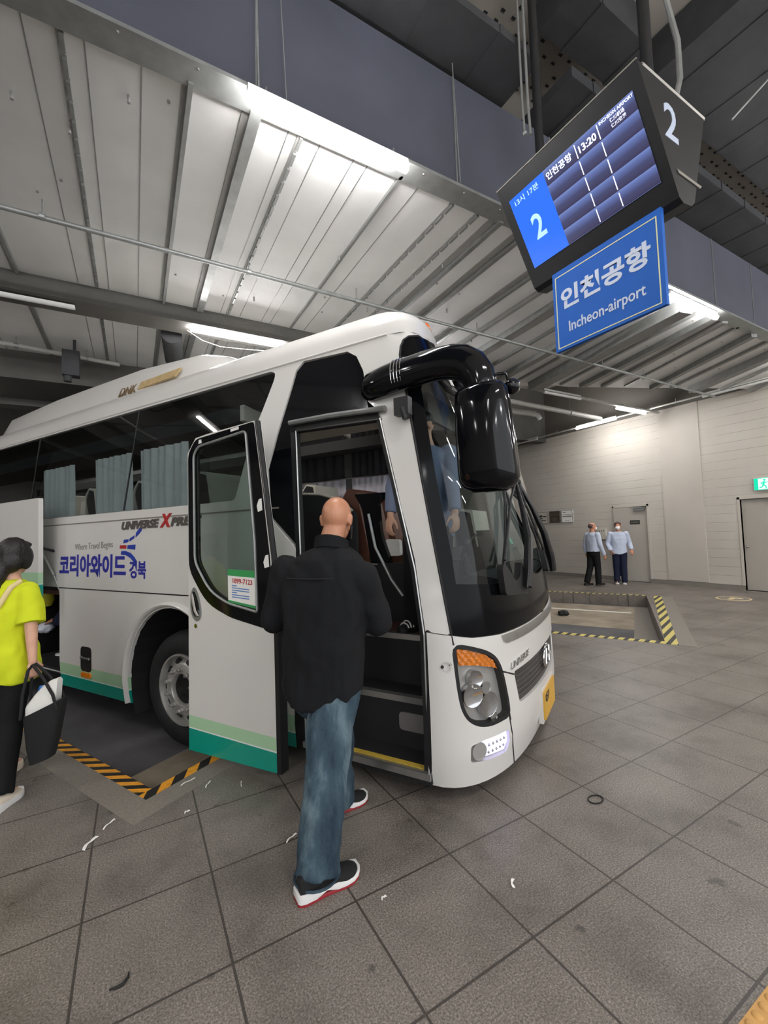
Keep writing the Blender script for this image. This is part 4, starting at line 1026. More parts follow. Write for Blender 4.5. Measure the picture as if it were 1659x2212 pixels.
# wipers
def wiper(base, pts, blade, foot):
    mbx = MB(); panel(mbx, foot, lambda u, v, d: surf(u, v, d + .06), .045, .06); g = mbx.build('wiper', 'rubberseal', bus, 40, fix=False)
    P = [Vector(surf(a, z, o)) for a, z, o in pts]
    mbx = MB(); mbx.tube(P, [.038, .034, .029, .021, .014][:len(P)], 8); mbx.build('wiper_arm', 'blackplastic', g, 40)
    mbx = MB(); mbx.tube([p + Vector((.012, -.05, .0)) for p in P[:-1]] + [P[-1]], .009, 6); mbx.build('wiper_link', 'blackplastic', g, 40)
    B = [Vector(surf(a, z, .03)) for a, z in blade]
    mbx = MB(); mbx.tube(B, .012, 6); mbx.tube([B[0] + Vector((.015, 0, .08)), B[len(B) // 2] + Vector((.035, 0, 0)), B[-1] + Vector((.015, 0, -.1))], .010, 6); mbx.sphere(P[-1], .028, 10, 6); mbx.tube([P[-1], B[len(B) // 2] + Vector((.03, 0, 0))], .010, 6); mbx.build('wiper_blade', 'rubberseal', g, 40)
wiper((-.26, 1.2), [(-.24, 1.22, .07), (-.19, 1.34, .085), (-.02, 1.56, .09), (.14, 1.78, .085), (.36, 2.02, .07)], [(-.49, 1.34), (-.36, 1.56), (-.16, 1.80), (.06, 2.02)],
      round_poly([(-.54, 1.20), (-.20, 1.17), (-.20, 1.34), (-.24, 1.40), (-.30, 1.30), (-.38, 1.27), (-.44, 1.34), (-.50, 1.40), (-.54, 1.38)], .03, 3))
wiper((.80, 1.2), [(.80, 1.24, .07), (.76, 1.36, .085), (.66, 1.58, .09), (.55, 1.80, .085), (.44, 2.02, .07)], [(.62, 1.34), (.56, 1.56), (.46, 1.80), (.34, 2.02)],
      round_poly([(.60, 1.24), (.92, 1.26), (.88, 1.42), (.80, 1.46), (.78, 1.36), (.70, 1.33), (.64, 1.40), (.58, 1.44)], .03, 3))
# mirror
def rounded_loft(mbx, secs, n=20, e=2.8):
    rings = []
    for c, u, w, a, b in secs:
        u = Vector(u).normalized(); w = Vector(w).normalized()
        ring = []
        for i in range(n):
            t = 2 * math.pi * i / n; ct, st = math.cos(t), math.sin(t)
            ring.append(Vector(c) + u * a * math.copysign(abs(ct) ** (2 / e), ct) + w * b * math.copysign(abs(st) ** (2 / e), st))
        rings.append(ring)
    mbx.loft(rings)
mir_ = empty('door_side_mirror', (0, 0, 0)); mir_.parent = bus; mir_['label'] = 'large black hanging mirror on a curved arm'
axis = Vector((-.02, -.03, -1)).normalized(); hx = Vector((.88, -.15, 0)).normalized(); hy = Vector((.15, .88, 0)).normalized()
# housing seen from its rounded back
mb = MB(); secs = []
for t, a, b in ((0, .10, .05), (.02, .135, .072), (.06, .152, .09), (.2, .160, .10), (.5, .168, .108), (.78, .174, .108), (.88, .172, .104), (.95, .150, .088), (1.0, .095, .05)):
    c = Vector((-.690, -.075, 2.435)) + (Vector((-.667, -.055, 1.835)) - Vector((-.690, -.075, 2.435))) * t
    secs.append((c, hx, hy, a, b))
rounded_loft(mb, secs, 36, 2.5); hs = mb.build('mirror_housing', 'black', mir_, 50)
mb = MB(); rounded_loft(mb, [(Vector((-.70, .03, 2.36)), hx, (0, 0, 1), .11, .04), (Vector((-.66, .05, 1.92)), hx, (0, 0, 1), .12, .04)], 20); mb.build('mirror_glass', 'chrome', hs, 40)
arm = [(-1.51, .06, 2.60), (-1.45, .02, 2.605), (-1.33, .0, 2.615), (-1.21, -.015, 2.625), (-1.08, -.025, 2.63), (-.95, -.035, 2.63), (-.87, -.04, 2.622), (-.80, -.043, 2.60), (-.745, -.046, 2.56), (-.705, -.05, 2.50), (-.69, -.055, 2.43), (-.685, -.06, 2.38)]
wd = [.07, .098, .102, .102, .102, .102, .104, .106, .104, .098, .088, .074]
mb = MB(); mb.tube(arm, wd, 18, flat=(.75, 1)); mb.build('mirror_arm', 'black', mir_, 60)
mb = MB()
for k in range(4): mb.tube([(-1.25 + k * .022, -.013 - .0775 * math.cos(t), 2.6225 + k * .001 + .1045 * math.sin(t)) for t in [math.pi * (-.2 + .9 * i / 14) for i in range(15)]], .0032, 6)
mb.build('arm_grooves', 'chrome', mir_)
mb = MB(); mb.tube([(-.90, .06, 2.60), (-.86, .05, 2.50), (-.78, .0, 2.42), (-.72, -.02, 2.40)], .022, 10); mb.tube([(-1.02, .05, 2.62), (-.94, .08, 2.50), (-.86, .05, 2.44)], .016, 8); mb.build('mirror_brace', 'blackplastic', mir_, 40)
mb = MB(); mb.ellipsoid((-.535, .02, 2.425), ((.045, 0, 0), (0, .05, 0), (0, 0, .045))); mb.tube([(-.64, -.03, 2.44), (-.62, -.02, 2.50), (-.56, .0, 2.50), (-.545, .01, 2.44)], .011, 8); mb.build('small_mirror', 'black', mir_, 60)
# entrance: frame, rail, steps
mb = MB()
fr_ = lambda u, v, d: surf(u, v, d)
panel(mb, [(-2.19, .09), (-2.10, .09), (-2.085, 1.54), (-2.10, 2.46), (-2.16, 2.46), (-2.13, 1.54)], fr_, .05, .2)
panel(mb, [(-2.16, 2.405), (-1.25, 2.375), (-1.27, 2.465), (-2.16, 2.465)], fr_, .05, .2)
panel(mb, [(-1.16, .09), (-1.112, .09), (-1.115, 1.0), (-1.145, 1.446), (-1.195, 1.77), (-1.262, 2.39), (-1.30, 2.39), (-1.235, 1.77), (-1.18, 1.4), (-1.155, 1.0)], fr_, .05, .2)
mb.build('entrance_frame', 'rubberseal', bus)
mb = MB(); mb.tube([surf(-2.092, .12, .006), surf(-2.08, 1.54, .006), surf(-2.09, 2.41, .006), surf(-1.265, 2.385, .006), surf(-1.20, 1.77, .006), surf(-1.15, 1.4, .006), surf(-1.125, 1.0, .006), surf(-1.122, .1, .006)], .007, 6); mb.build('frame_strip', 'alu', bus)
mb = MB(); mb.tube([surf(-2.13, 2.47, .03), surf(-1.7, 2.465, .03), surf(-1.2, 2.44, .03)], .026, 8, flat=(1, .8)); mb.build('door_rail', 'galv', bus, 40)
mb = MB(); mb.box((-1.25, -.06, 2.36), (-1.15, .0, 2.47)); mb.tube([(-1.19, -.05, 2.40), (-1.17, -.05, 2.33)], .025, 8); mb.build('rail_end', 'blackplastic', bus)
st = empty('entrance_steps', (0, 0, 0)); st.parent = bus
mb = MB(); mb.box((-2.1, .0, .10), (-1.12, .26, .165)); mb.box((-2.1, .24, .1), (-1.12, .28, .5)); mb.box((-2.1, .26, .44), (-1.12, .50, .50)); mb.box((-2.1, .48, .44), (-1.12, .52, .84)); mb.build('step_risers', 'darkin', st)
mb = MB(); mb.box((-2.6, .50, .78), (-.95, 2.35, .86)); mb.box((-10.9, .06, 1.05), (-2.6, 2.44, 1.12)); mb.box((-2.62, .5, .8), (-2.56, 2.4, 1.1)); mb.build('cab_floor', 'brownfloor', st)
mb = MB()
for y, z in ((0, .165), (.25, .50), (.49, .86)): mb.box((-2.1, y - .015, z - .035), (-1.12, y + .035, z + .006))
mb.build('step_nosing', 'alu', st)
mb = MB(); mb.box((-2.1, .022, .172), (-1.12, .06, .178)); mb.build('step_edge', 'yellowedge', st)
mb = MB(); mb.prism(round_poly([(-1.45, .28), (-1.2, .28), (-1.2, .40), (-1.45, .40)], .03, 3), frame((0, .238, 0), (1, 0, 0), (0, 0, 1)), -.01, .008); mb.build('step_light', 'greyin', st)
mb = MB(); mb.box((-2.16, .02, .1), (-2.10, .9, 1.1)); mb.box((-1.13, .03, .1), (-1.09, .55, 1.4)); mb.build('step_well', 'darkin', st)
# folded-out door
door = empty('entrance_door', (0, 0, 0)); door.parent = bus; door['label'] = 'open door swung out beside the entrance'
df = frame((0, -.30, 0), (1, 0, 0), (0, 0, 1))
M['band_door'] = band_material('banded_door', .222, .318)
glass_in = round_poly([(-2.845, 2.27), (-2.85, 1.46), (-2.69, 1.25), (-2.50, 1.17), (-2.215, 1.125), (-2.225, 1.6), (-2.29, 2.37), (-2.79, 2.325)], [.05, .06, .10, .06, .02, 0, .03, .03], 4)
black_out = round_poly([(-2.915, 2.28), (-2.925, 1.40), (-2.73, 1.155), (-2.48, 1.07), (-2.065, 1.005), (-2.095, 1.5), (-2.15, 1.95), (-2.215, 2.425), (-2.83, 2.385)], [.05, .08, .12, .06, .02, 0, 0, .02, .05], 4)
door_out = [(-2.958, .06), (-2.066, .095), (-2.045, .99), (-2.078, 1.5), (-2.134, 1.95), (-2.20, 2.432), (-2.70, 2.408), (-2.83, 2.395), (-2.925, 2.29), (-2.935, 1.4)]
mb = MB(); panel(mb, door_out, df, .05, .25, [black_out], inner=False); mb.build('door_leaf', 'band_door', door, 30, fix=False)
mb = MB(); panel(mb, black_out, lambda u, v, d: df(u, v, d + .004), .05, .2, [glass_in], inner=False); mb.build('window_frame', 'black', door, 30, fix=False)
mb = MB(); panel(mb, grow(glass_in, -.01) if False else glass_in, lambda u, v, d: df(u, v, d - .006), .005, .4, inner=False); mb.build('window_glass', 'doorglass', door, fix=False)
mb = MB(); gi = glass_in + [glass_in[0]]; mb.tube([df(a, z, .008) for a, z in gi], .009, 6); mb.build('glass_moulding', 'galv', door, 40)
mb = MB(); mb.box((-2.066, -.31, .1), (-2.03, -.24, 1.0)); mb.tube([df(-2.045, 1.0, -.02), df(-2.08, 1.5, -.02), df(-2.14, 1.95, -.02), df(-2.205, 2.43, -.02)], .022, 8); mb.build('door_seal', 'rubberseal', door)
mb = MB(); mb.prism([(.03 * math.cos(t) * (1.9 - .5 * math.sin(t)) - 2.855 - .012 * math.sin(t) * 1.2, 1.145 + .125 * math.sin(t)) for t in [2 * math.pi * k / 24 for k in range(24)]], df, -.01, .006); dh = mb.build('door_handle', 'galv', door, 40)
mb = MB(); mb.prism([(.03 * math.cos(t) * (1.3 - .4 * math.sin(t)) - 2.855 - .012 * math.sin(t) * 1.2, 1.145 + .095 * math.sin(t)) for t in [2 * math.pi * k / 24 for k in range(24)]], df, .006, .008); mb.build('handle_recess', 'black', dh)
mb = MB(); mb.tube([df(-2.885, 1.22, .012), df(-2.84, 1.10, .02), df(-2.82, 1.06, .012)], .012, 8); mb.build('handle_grip', 'chrome', dh, 40)
mb = MB(); mb.lathe([(.016, 0), (.016, .008), (.001, .008)], df(-2.852, .985, 0), (0, -1, 0), 16); mb.build('door_lock', 'chrome', door, 40)
skf = lambda u, v, d: df(-2.50 + u, 1.165 + v + .015 * (1 - u / .27), d + .003)
mb = MB(); mb.prism([(0, 0), (.275, -.02), (.275, .235), (0, .23)], skf, -.001, .001); sk = mb.build('door_sticker', 'paper', door)
M['stickergreen'] = mat('sticker_green', (56, 150, 84), .5, var=.02); M['stickerblue'] = mat('sticker_blue', (90, 130, 190), .5, var=.02)
mb = MB(); mb.prism([(0, .185), (.275, .188), (.275, .235), (0, .23)], skf, .001, .002); mb.prism([(0, 0), (.275, -.02), (.275, -.002), (0, .014)], skf, .001, .002); mb.build('sticker_band', 'stickergreen', sk)
text('1899-7123', shift(skf, .05, .135), .19, .036, 'sticker_number', 'badge_' if False else 'red', sk, .0025, .02)
mb = MB()
for k in range(6): mb.prism([(.04, .035 + k * .016), (.04 + (.05 if k in (5, 2) else .17), .035 + k * .016), (.04 + (.05 if k in (5, 2) else .17), .042 + k * .016), (.04, .042 + k * .016)], skf, .001, .002)
mb.build('sticker_lines', 'stickerblue', sk)
mb = MB()
for a, z in ((-2.19, 1.80), (-2.14, 1.42)): mb.prism([(a, z), (a + .04, z + .01), (a + .035, z + .09), (a + .01, z + .085), (a - .01, z + .04)], df, .004, .006)
mb.prism([(-2.79, 2.345), (-2.755, 2.348), (-2.76, 2.375), (-2.785, 2.375)], df, .004, .006); mb.prism([(-2.44, 2.385), (-2.36, 2.392), (-2.36, 2.412), (-2.44, 2.405)], df, .004, .007); mb.build('door_frame_tags', 'paper', door)
for pts, r in (([(-2.3, -.25, .55), (-2.15, -.1, .55), (-2.1, .15, .55)], .025), ([(-2.35, -.235, .3), (-2.35, -.235, 1.0)], .016)):
    mb = MB(); mb.tube(pts, r, 8); mb.build('door_arm', 'alu', door, 40)
# lettering on the side
def side_text(body, a, z, w, h, name, m, bold=0., shear=0., dz=0., depth=.003):
    return text(body, lambda u, v, d: surf(a + u, z + v + dz * u, d), w, h, name, m, bus, depth, bold, shear)
side_text('UNIVERSE', -4.37, 1.745, .60, .082, 'side_lettering', 'lettering', .05, .25, .01, .008)
side_text('X', -3.755, 1.748, .17, .125, 'side_lettering', 'red', .03, .25, 0, .010)
side_text('PRESS', -3.60, 1.752, .42, .082, 'side_lettering', 'lettering', .05, .25, .01, .008)
side_text('Where Travel Begins', -5.26, 1.535, .73, .088, 'slogan_lettering', 'greyink', -.012, 0, .03)
side_text('코리아와이드', -5.585, 1.275, 1.29, .235, 'company_lettering', 'navyink', .035)
side_text('경북', -4.235, 1.275, .27, .17, 'company_lettering', 'navyink', .03)
mb = MB(); s3 = lambda u, v, d: surf(u, v, d)
def quad(p): mb.prism(p, s3, 0, .003)
quad([(-4.345, 1.615), (-4.265, 1.625), (-4.255, 1.655), (-4.335, 1.65)])
quad([(-4.245, 1.63), (-4.215, 1.64), (-4.165, 1.66), (-4.155, 1.69), (-4.205, 1.672), (-4.235, 1.662)])
quad([(-4.14, 1.668), (-4.09, 1.695), (-4.045, 1.73), (-4.04, 1.80), (-4.08, 1.755), (-4.135, 1.71)])
quad([(-4.275, 1.56), (-4.145, 1.55), (-4.14, 1.60), (-4.27, 1.595)])
quad([(-4.385, 1.505), (-4.30, 1.50), (-4.22, 1.47), (-4.16, 1.43), (-4.13, 1.40), (-4.12, 1.445), (-4.155, 1.48), (-4.22, 1.52), (-4.30, 1.54), (-4.375, 1.54)])
mb.build('company_logo', 'blue', bus)
mb = MB(); mb.prism([(-4.405, 1.565), (-4.295, 1.562), (-4.29, 1.595), (-4.40, 1.596)], s3, 0, .003); mb.build('logo_dash', 'red', bus)
# ------------------------------------------------------------------ inside the coach
def curtain(name, pts, z0, z1, m, parent, amp=.018, n=60, top=None):
    mbx = MB(); rows = []
    for z in (z0, z0 + (z1 - z0) * .5, z1):
        r = []
        for k in range(n + 1):
            t = k / n; x = pts[0][0] + (pts[1][0] - pts[0][0]) * t; y = pts[0][1] + (pts[1][1] - pts[0][1]) * t
            a = amp * (1 if z < z1 else .6); r.append((x, y + a * math.sin(t * n * .9) + a * .5 * math.sin(t * n * .37 + 2), z if not top or z < z1 else z1 + top * t))
        rows.append(r)
    k = len(mbx.v); mbx.loft(rows, False, False)
    return mbx.build(name, m, parent, 80)
inn = empty('cabin', (0, 0, 0)); inn.parent = bus
for x0, x1 in ((-6.35, -5.6), (-5.15, -4.45), (-4.30, -3.55)): curtain('window_curtain', ((x0, .16), (x1, .16)), 1.95, 2.55, 'curtaingrey', inn, .02, 44)
for x0, x1 in ((-4.6, -3.25), (-3.15, -2.3)):
    curtain('far_curtain', ((x0, 2.30), (x1, 2.30)), 1.62, 2.36, 'curtain', inn, .016, 70)
    curtain('far_valance', ((x0, 2.30), (x1, 2.30)), 2.36, 2.95, 'curtaindark', inn, .016, 60)
mb = MB(); mb.tube([(-5, 2.27, 2.355), (-2.2, 2.27, 2.355)], .010, 8); mb.build('curtain_rod', 'alu', inn)
mb = MB(); mb.box((-11, 2.36, 1.1), (-2.9, 2.42, 1.72)); mb.box((-2.9, 2.36, .86), (-1.3, 2.42, 1.2)); mb.box((-11, .06, 1.1), (-2.65, .10, 1.9)); mb.box((-10.9, .05, 1.1), (-10.8, 2.45, 2.95)); mb.build('cabin_lining', 'greyin', inn)
mb = MB(); mb.box((-11, .16, 2.98), (-2.2, 2.34, 3.05)); mb.build('cabin_ceiling', 'darkin', inn)
mb = MB(); mb.prism([(.60, 2.56), (.80, 2.53), (.95, 2.6), (.95, 2.72), (.60, 2.66)], lambda u, v, d: (d, u, v), -2.9, -1.5); mb.prism([(.25, 2.66), (.6, 2.60), (.6, 2.75), (.25, 2.8)], lambda u, v, d: (d, u, v), -2.95, -2.9); mb.build('luggage_rack', 'cream', inn, 30)
mb = MB(); mb.prism([(.25, 2.66), (.6, 2.60), (.6, 2.75), (.25, 2.8)], lambda u, v, d: (d, u, v), -10.5, -2.96); mb.build('luggage_rack', 'darkin', inn, 30)  # rear stretch of the rack coloured dark to look unlit through the windows
mb = MB(); mb.prism([(1.75, 2.62), (2.2, 2.66), (2.2, 2.8), (1.75, 2.74)], lambda u, v, d: (d, u, v), -10.5, -2.0); mb.build('far_luggage_rack', 'darkin', inn)
M['cabinfill'] = mat('cabin_fill_strip', (255, 250, 240), .4, var=0, emit=(255, 248, 240), estr=14.0)  # glowing strips added under the cabin ceiling to brighten curtains and interior
for x0, x1 in ((-10, -7.5), (-7, -4.6), (-4.1, -2.8)):
    mb = MB(); mb.box((x0, 1.2, 2.955), (x1, 1.3, 2.978)); mb.build('cabin_fill_strip', 'cabinfill', inn)
mb = MB(); mb.prism(round_poly([(-2.95, 1.1), (-2.2, 1.1), (-2.2, 1.82), (-2.34, 1.95), (-2.6, 2.02), (-2.95, 2.05)], [0, 0, .05, .1, .1, 0], 4), frame((0, .9, 0), (1, 0, 0), (0, 0, 1)), -.05, 0); pt = mb.build('step_partition', 'darkin', inn, 40)
mb = MB(); mb.tube([(-2.95, .895, 2.052), (-2.6, .895, 2.022), (-2.36, .895, 1.955), (-2.22, .895, 1.84)], .012, 8); mb.build('partition_edge', 'cream', pt, 40)
gf = frame((0, .9, 0), (1, 0, 0), (0, 0, 1))
mb = MB(); panel(mb, round_poly([(-2.2, 1.99), (-2.12, 1.86), (-2.05, 1.4), (-2.0, 1.1), (-1.72, 1.1), (-1.78, 1.2), (-1.93, 1.6), (-1.95, 1.9), (-1.87, 1.92), (-1.86, 1.985)], [.02, .05, .1, 0, 0, .1, .1, .03, .02, .02], 4), gf, .05, .1); mb.build('step_guard', 'black', inn, 40, fix=False)
mb = MB(); mb.tube([(-2.04, .88, 1.80), (-1.98, .88, 1.5), (-1.83, .88, 1.22), (-1.72, .88, 1.08)], .014, 8); mb.tube([(-2.4, .86, 1.38), (-1.95, .86, 1.35)], .008, 6); mb.build('grab_rail', 'galv', inn, 40)
mb = MB(); mb.box((-2.1, .88, .86), (-1.55, .94, 1.36)); mb.build('step_panel', 'darkin', inn)
def seat(x, y, m, z=1.12, hs=.9, cover=True, face=1):
    s = empty('seat', (x, y, z)); s.parent = inn
    mbx = MB(); mbx.prism(round_poly([(-.02, .40), (.46, .46), (.46, .34), (-.02, .30)], .04, 3), lambda u, v, d: (u, d, v), -.23, .23); mbx.build('seat_cushion', m, s, 40)
    mbx = MB(); mbx.prism(round_poly([(.02, .36), (-.10, .36), (-.30, hs + .1), (-.22, hs + .22), (-.12, hs + .2)], .04, 3), lambda u, v, d: (u, d, v), -.23, .23); mbx.build('seat_back', m, s, 40)
    if cover:
        mbx = MB(); mbx.prism(round_poly([(-.325, hs - .14), (-.315, hs + .15), (-.23, hs + .235), (-.105, hs + .215), (-.06, hs - .14), (-.075, hs - .14), (-.13, hs + .19), (-.23, hs + .215), (-.30, hs + .14), (-.31, hs - .14)], .01, 2), lambda u, v, d: (u, d, v), -.235, .235); mbx.build('head_cover', 'cream', s, 40)
    mbx = MB(); mbx.box((0, -.2, 0), (.4, .2, .32)); mbx.build('seat_base', 'darkin', s)
    return s
for k in range(4):
    for y in (.42, 1.95): seat(-3.2 - k * .95, y, 'darkin', 1.12)
seat(-1.22, 1.88, 'darkin', .80, .80, True); seat(-2.2, 1.95, 'leather', 1.0, .86, False); seat(-2.2, 1.35, 'leather', 1.0, .86, False)
mb = MB(); mb.prism(round_poly([(-1.02, .86), (-.80, 1.0), (-.80, 1.27), (-.98, 1.30), (-1.22, 1.26), (-1.28, 1.1), (-1.2, .86)], [.02, .04, .04, .06, .06, .03, 0], 3), lambda u, v, d: (u, d, v), .62, 2.3); dash = mb.build('dashboard', 'darkin', inn, 40)
mb = MB(); mb.box((-1.25, .66, 1.26), (-1.15, 1.0, 1.40)); mb.tube([(-1.12, .8, 1.28), (-1.12, .8, 1.42)], .03, 10); mb.tube([(-1.15, .7, 1.28), (-1.08, .7, 1.52)], .012, 8); mb.sphere((-1.08, .7, 1.53), .03); mb.build('ticket_machine', 'blackplastic', dash, 40)
stw = [(-1.38 + .10 * math.cos(t) * .8, 1.74 + .24 * math.sin(t), 1.42 + .14 * math.cos(t) * 1.2) for t in [2 * math.pi * k / 28 for k in range(29)]]
mb = MB(); mb.tube(stw, .016, 8); mb.tube([(-1.38, 1.74, 1.42), (-1.2, 1.74, 1.2)], .03, 8); mb.tube([stw[3], (-1.38, 1.74, 1.42), stw[25]], .014, 6); mb.tube([stw[14], (-1.38, 1.74, 1.42)], .014, 6); mb.build('steering_wheel', 'blackplastic', inn, 50)
mb = MB(); mb.box((-1.46, .9, 2.58), (-1.43, 2.1, 2.80)); mb.build("sun_visor", "greyin", inn)
mb = MB(); mb.prism(round_poly([(0, 0), (.16, 0), (.155, .14), (.02, .15)], .02, 2), lambda u, v, d: (-1.93 + u, 1.0 + d, 1.42 + v), -.05, .0); mb.build('tissue_box', 'paper', inn)
# ------------------------------------------------------------------ people
def az_vec(deg): t = math.radians(deg); return Vector((math.sin(t), math.cos(t), 0))
def right_of(f): return Vector((f.y, -f.x, 0)).normalized()

def add_head(mb, c, f, up, s=1.0):
    """skull, jaw, nose, brow, lips, ears; f = face direction"""
    c, f, up = Vector(c), Vector(f).normalized(), Vector(up).normalized(); r = f.cross(up).normalized(); up = r.cross(f)
    E = lambda p, a, b, d: mb.ellipsoid(c + (r * p[0] + f * p[1] + up * p[2]) * s, (r * a * s, f * b * s, up * d * s), 18, 12)
    E((0, -.012, .022), .076, .096, .093)
    E((0, .026, -.045), .058, .064, .070)
    E((0, .052, -.088), .034, .034, .026)
    E((0, .094, -.022), .014, .018, .026); E((0, .103, -.036), .017, .014, .012)
    E((0, .078, .018), .052, .016, .012)
    E((-.038, .070, -.030), .022, .018, .020); E((.038, .070, -.030), .022, .018, .020)
    E((0, .088, -.066), .024, .010, .006); E((0, .086, -.078), .020, .010, .006)
    for q in (-1, 1):
        E((q * .079, -.012, -.012), .009, .020, .033); E((q * .083, -.020, .0), .010, .013, .022)
    return r, up

def add_hand(mb, wrist, d, palm_n, side, curl=.5, s=1.0, spread=.12):
    """palm and five separate fingers; d = finger direction, palm_n = way the palm faces, side = thumb direction"""
    w, d, n = Vector(wrist), Vector(d).normalized(), Vector(palm_n).normalized(); n = (n - d * n.dot(d)).normalized()
    t = Vector(side); t = (t - d * t.dot(d) - n * t.dot(n)).normalized()
    mb.ellipsoid(w + d * .048 * s, (t * .042 * s, n * .016 * s, d * .056 * s), 14, 10)
    mb.ellipsoid(w + d * .03 * s + t * .024 * s + n * .006 * s, (t * .018 * s, n * .016 * s, d * .034 * s), 10, 8)
    for k, (o, L, r) in enumerate(((.030, .074, .0092), (.010, .082, .0096), (-.010, .077, .0092), (-.029, .060, .0082))):
        p = w + d * (.092 - abs(k - 1.2) * .005) * s + t * o * s; dd = (d + t * spread * (1.3 - k) * .5).normalized(); pts = [p - dd * .02 * s, p]; a = 0
        for q, l in enumerate((.46, .30, .24)):
            a += curl * (.9, 1.1, .8)[q]; v = dd * math.cos(a) + n * math.sin(a); pts.append(pts[-1] + v * L * l * s)
        mb.limb(pts, [r * s, r * 1.05 * s, r * s, r * .92 * s, r * .78 * s], 9)
    p = w + d * .022 * s + t * .034 * s; v1 = (d * .75 + t * .75 + n * .25).normalized(); v2 = (d * .95 + t * .25 + n * (.2 + curl * .4)).normalized()
    mb.limb([p - t * .012 * s, p + v1 * .036 * s, p + v1 * .036 * s + v2 * .032 * s, p + v1 * .036 * s + v2 * .058 * s], [.014 * s, .0115 * s, .0105 * s, .008 * s], 9)

def ring(c, r, f, a, b, n=24, e=2.3, tilt=None):
    out = []
    for i in range(n):
        t = 2 * math.pi * i / n; ct, st = math.cos(t), math.sin(t)
        p = Vector(c) + r * a * math.copysign(abs(ct) ** (2 / e), ct) + f * b * math.copysign(abs(st) ** (2 / e), st)
        if tilt: p.z += tilt(ct, st)
        out.append(p)
    return out

def person(name, label, J, f, o, voxel=.011, k=1., hands=(.35, .35), hand_dirs=None, head_f=None, head_up=(0, 0, 1), skin='skin', sex=1., head_s=1.0):
    """J: joint positions in world axes, o: where the person stands. Returns the Empty and the joints in local axes."""
    root = empty(name, o); tag(root, label, 'person'); o = Vector(o)
    L = {q: Vector(v) - o for q, v in J.items()}; r = right_of(f)
    mb = MB()
    hf = head_f or f
    add_head(mb, L['head'], hf, head_up, head_s)
    mb.limb([L['neck'] - Vector((0, 0, .03)), L['neck'] + (L['head'] - L['neck']) * .35, L['head'] - Vector(hf) * .02 - Vector((0, 0, .03))], [.066 * k, .056 * k, .056 * k])
    sh = (L['shR'] - L['shL']).length / 2; rr = (L['shR'] - L['shL']).normalized(); rr.z = 0; rr.normalize(); ff = Vector((-rr.y, rr.x, 0))
    ch, pv = L['chest'], L['pelvis']
    secs = [(L['neck'] + Vector((0, 0, .0)), .06, .055), (L['neck'] - Vector((0, 0, .05)), sh * .5, .06), (L['neck'] * .6 + ch * .4, sh * .84, .085), (ch, sh * .82, .105 * k), (ch * .5 + pv * .5, sh * .74, .10 * k), (pv, .155 * k, .115 * k), (pv - Vector((0, 0, .09)), .14 * k, .10 * k)]
    mb.loft([ring(c, rr, ff, a, b) for c, a, b in secs])
    for q in ('L', 'R'):
        mb.limb([L['sh' + q], L['el' + q], L['wr' + q]], [.052 * k, .040 * k, .027 * k])
        mb.limb([L['sh' + q].lerp(L['neck'], .35) - Vector((0, 0, .045)), L['sh' + q] - Vector((0, 0, .01))], [.045 * k, .047 * k])
        mb.limb([L['hip' + q], L['kn' + q], L['an' + q]], [.080 * k, .054 * k, .036 * k])
        mb.limb([L['kn' + q].lerp(L['an' + q], .3)], [.050 * k])
        d = (L['wr' + q] - L['el' + q]).normalized(); side = f; pn = r * (1 if q == 'L' else -1)
        if hand_dirs and q in hand_dirs: d, pn, side = [Vector(x) for x in hand_dirs[q]]
        add_hand(mb, L['wr' + q], d, pn, side, hands[0 if q == 'L' else 1], 1.0 * head_s)
        toe = J.get('toe' + q); td = (Vector(toe) - o - L['an' + q]) if toe is not None else f * .16
        td.z = 0; td.normalize(); mb.limb([L['an' + q] - td * .02 - Vector((0, 0, .02)), L['an' + q] + td * .08 - Vector((0, 0, .048)), L['an' + q] + td * .14 - Vector((0, 0, .058))], [.030, .024, .016])
    body = blob(mb, 'body', skin, root, voxel, 3)
    hr = Vector(hf).normalized().cross(Vector(head_up).normalized()).normalized(); hu = hr.cross(Vector(hf).normalized()); hF = Vector(hf).normalized()
    if voxel < .02:
        for q in (-1, 1):
            m2 = MB(); m2.sphere(L['head'] + (hr * q * .030 + hF * .0745 + hu * -.002) * head_s, .0125 * head_s, 12, 8); e = m2.build('eye', 'eye', root, 60)
            m2 = MB(); m2.sphere(L['head'] + (hr * q * .030 + hF * .081 + hu * -.002) * head_s, .0072 * head_s, 10, 6); m2.build('iris', 'hair', e, 60)
    return root, L, r, (hr, hF, hu)

def garment(root, name, m, secs, limbs, rr, ff, voxel, smooth=4, wrinkle=None, tilts=None, e=2.3):
    mb = MB(); rings_ = []
    for i, (c, a, b) in enumerate(secs):
        rings_.append(ring(c, rr, ff, a, b, 28, e, tilts.get(i) if tilts else None))
    mb.loft(rings_)
    for pts, rs in limbs: mb.limb(pts, rs) if len(pts) > 0 else None
    return blob(mb, name, m, root, voxel, smooth, wrinkle)

def cut_limb(mb, pts, rs, n=16):
    """limb with ball joints except at its open end (cuff)"""
    for k in range(len(pts) - 1): mb.tube([pts[k], pts[k + 1]], [rs[k], rs[k + 1]], n)
    for p, r in list(zip(pts, rs))[:-1]: mb.sphere(p, r * .995, n, 8)

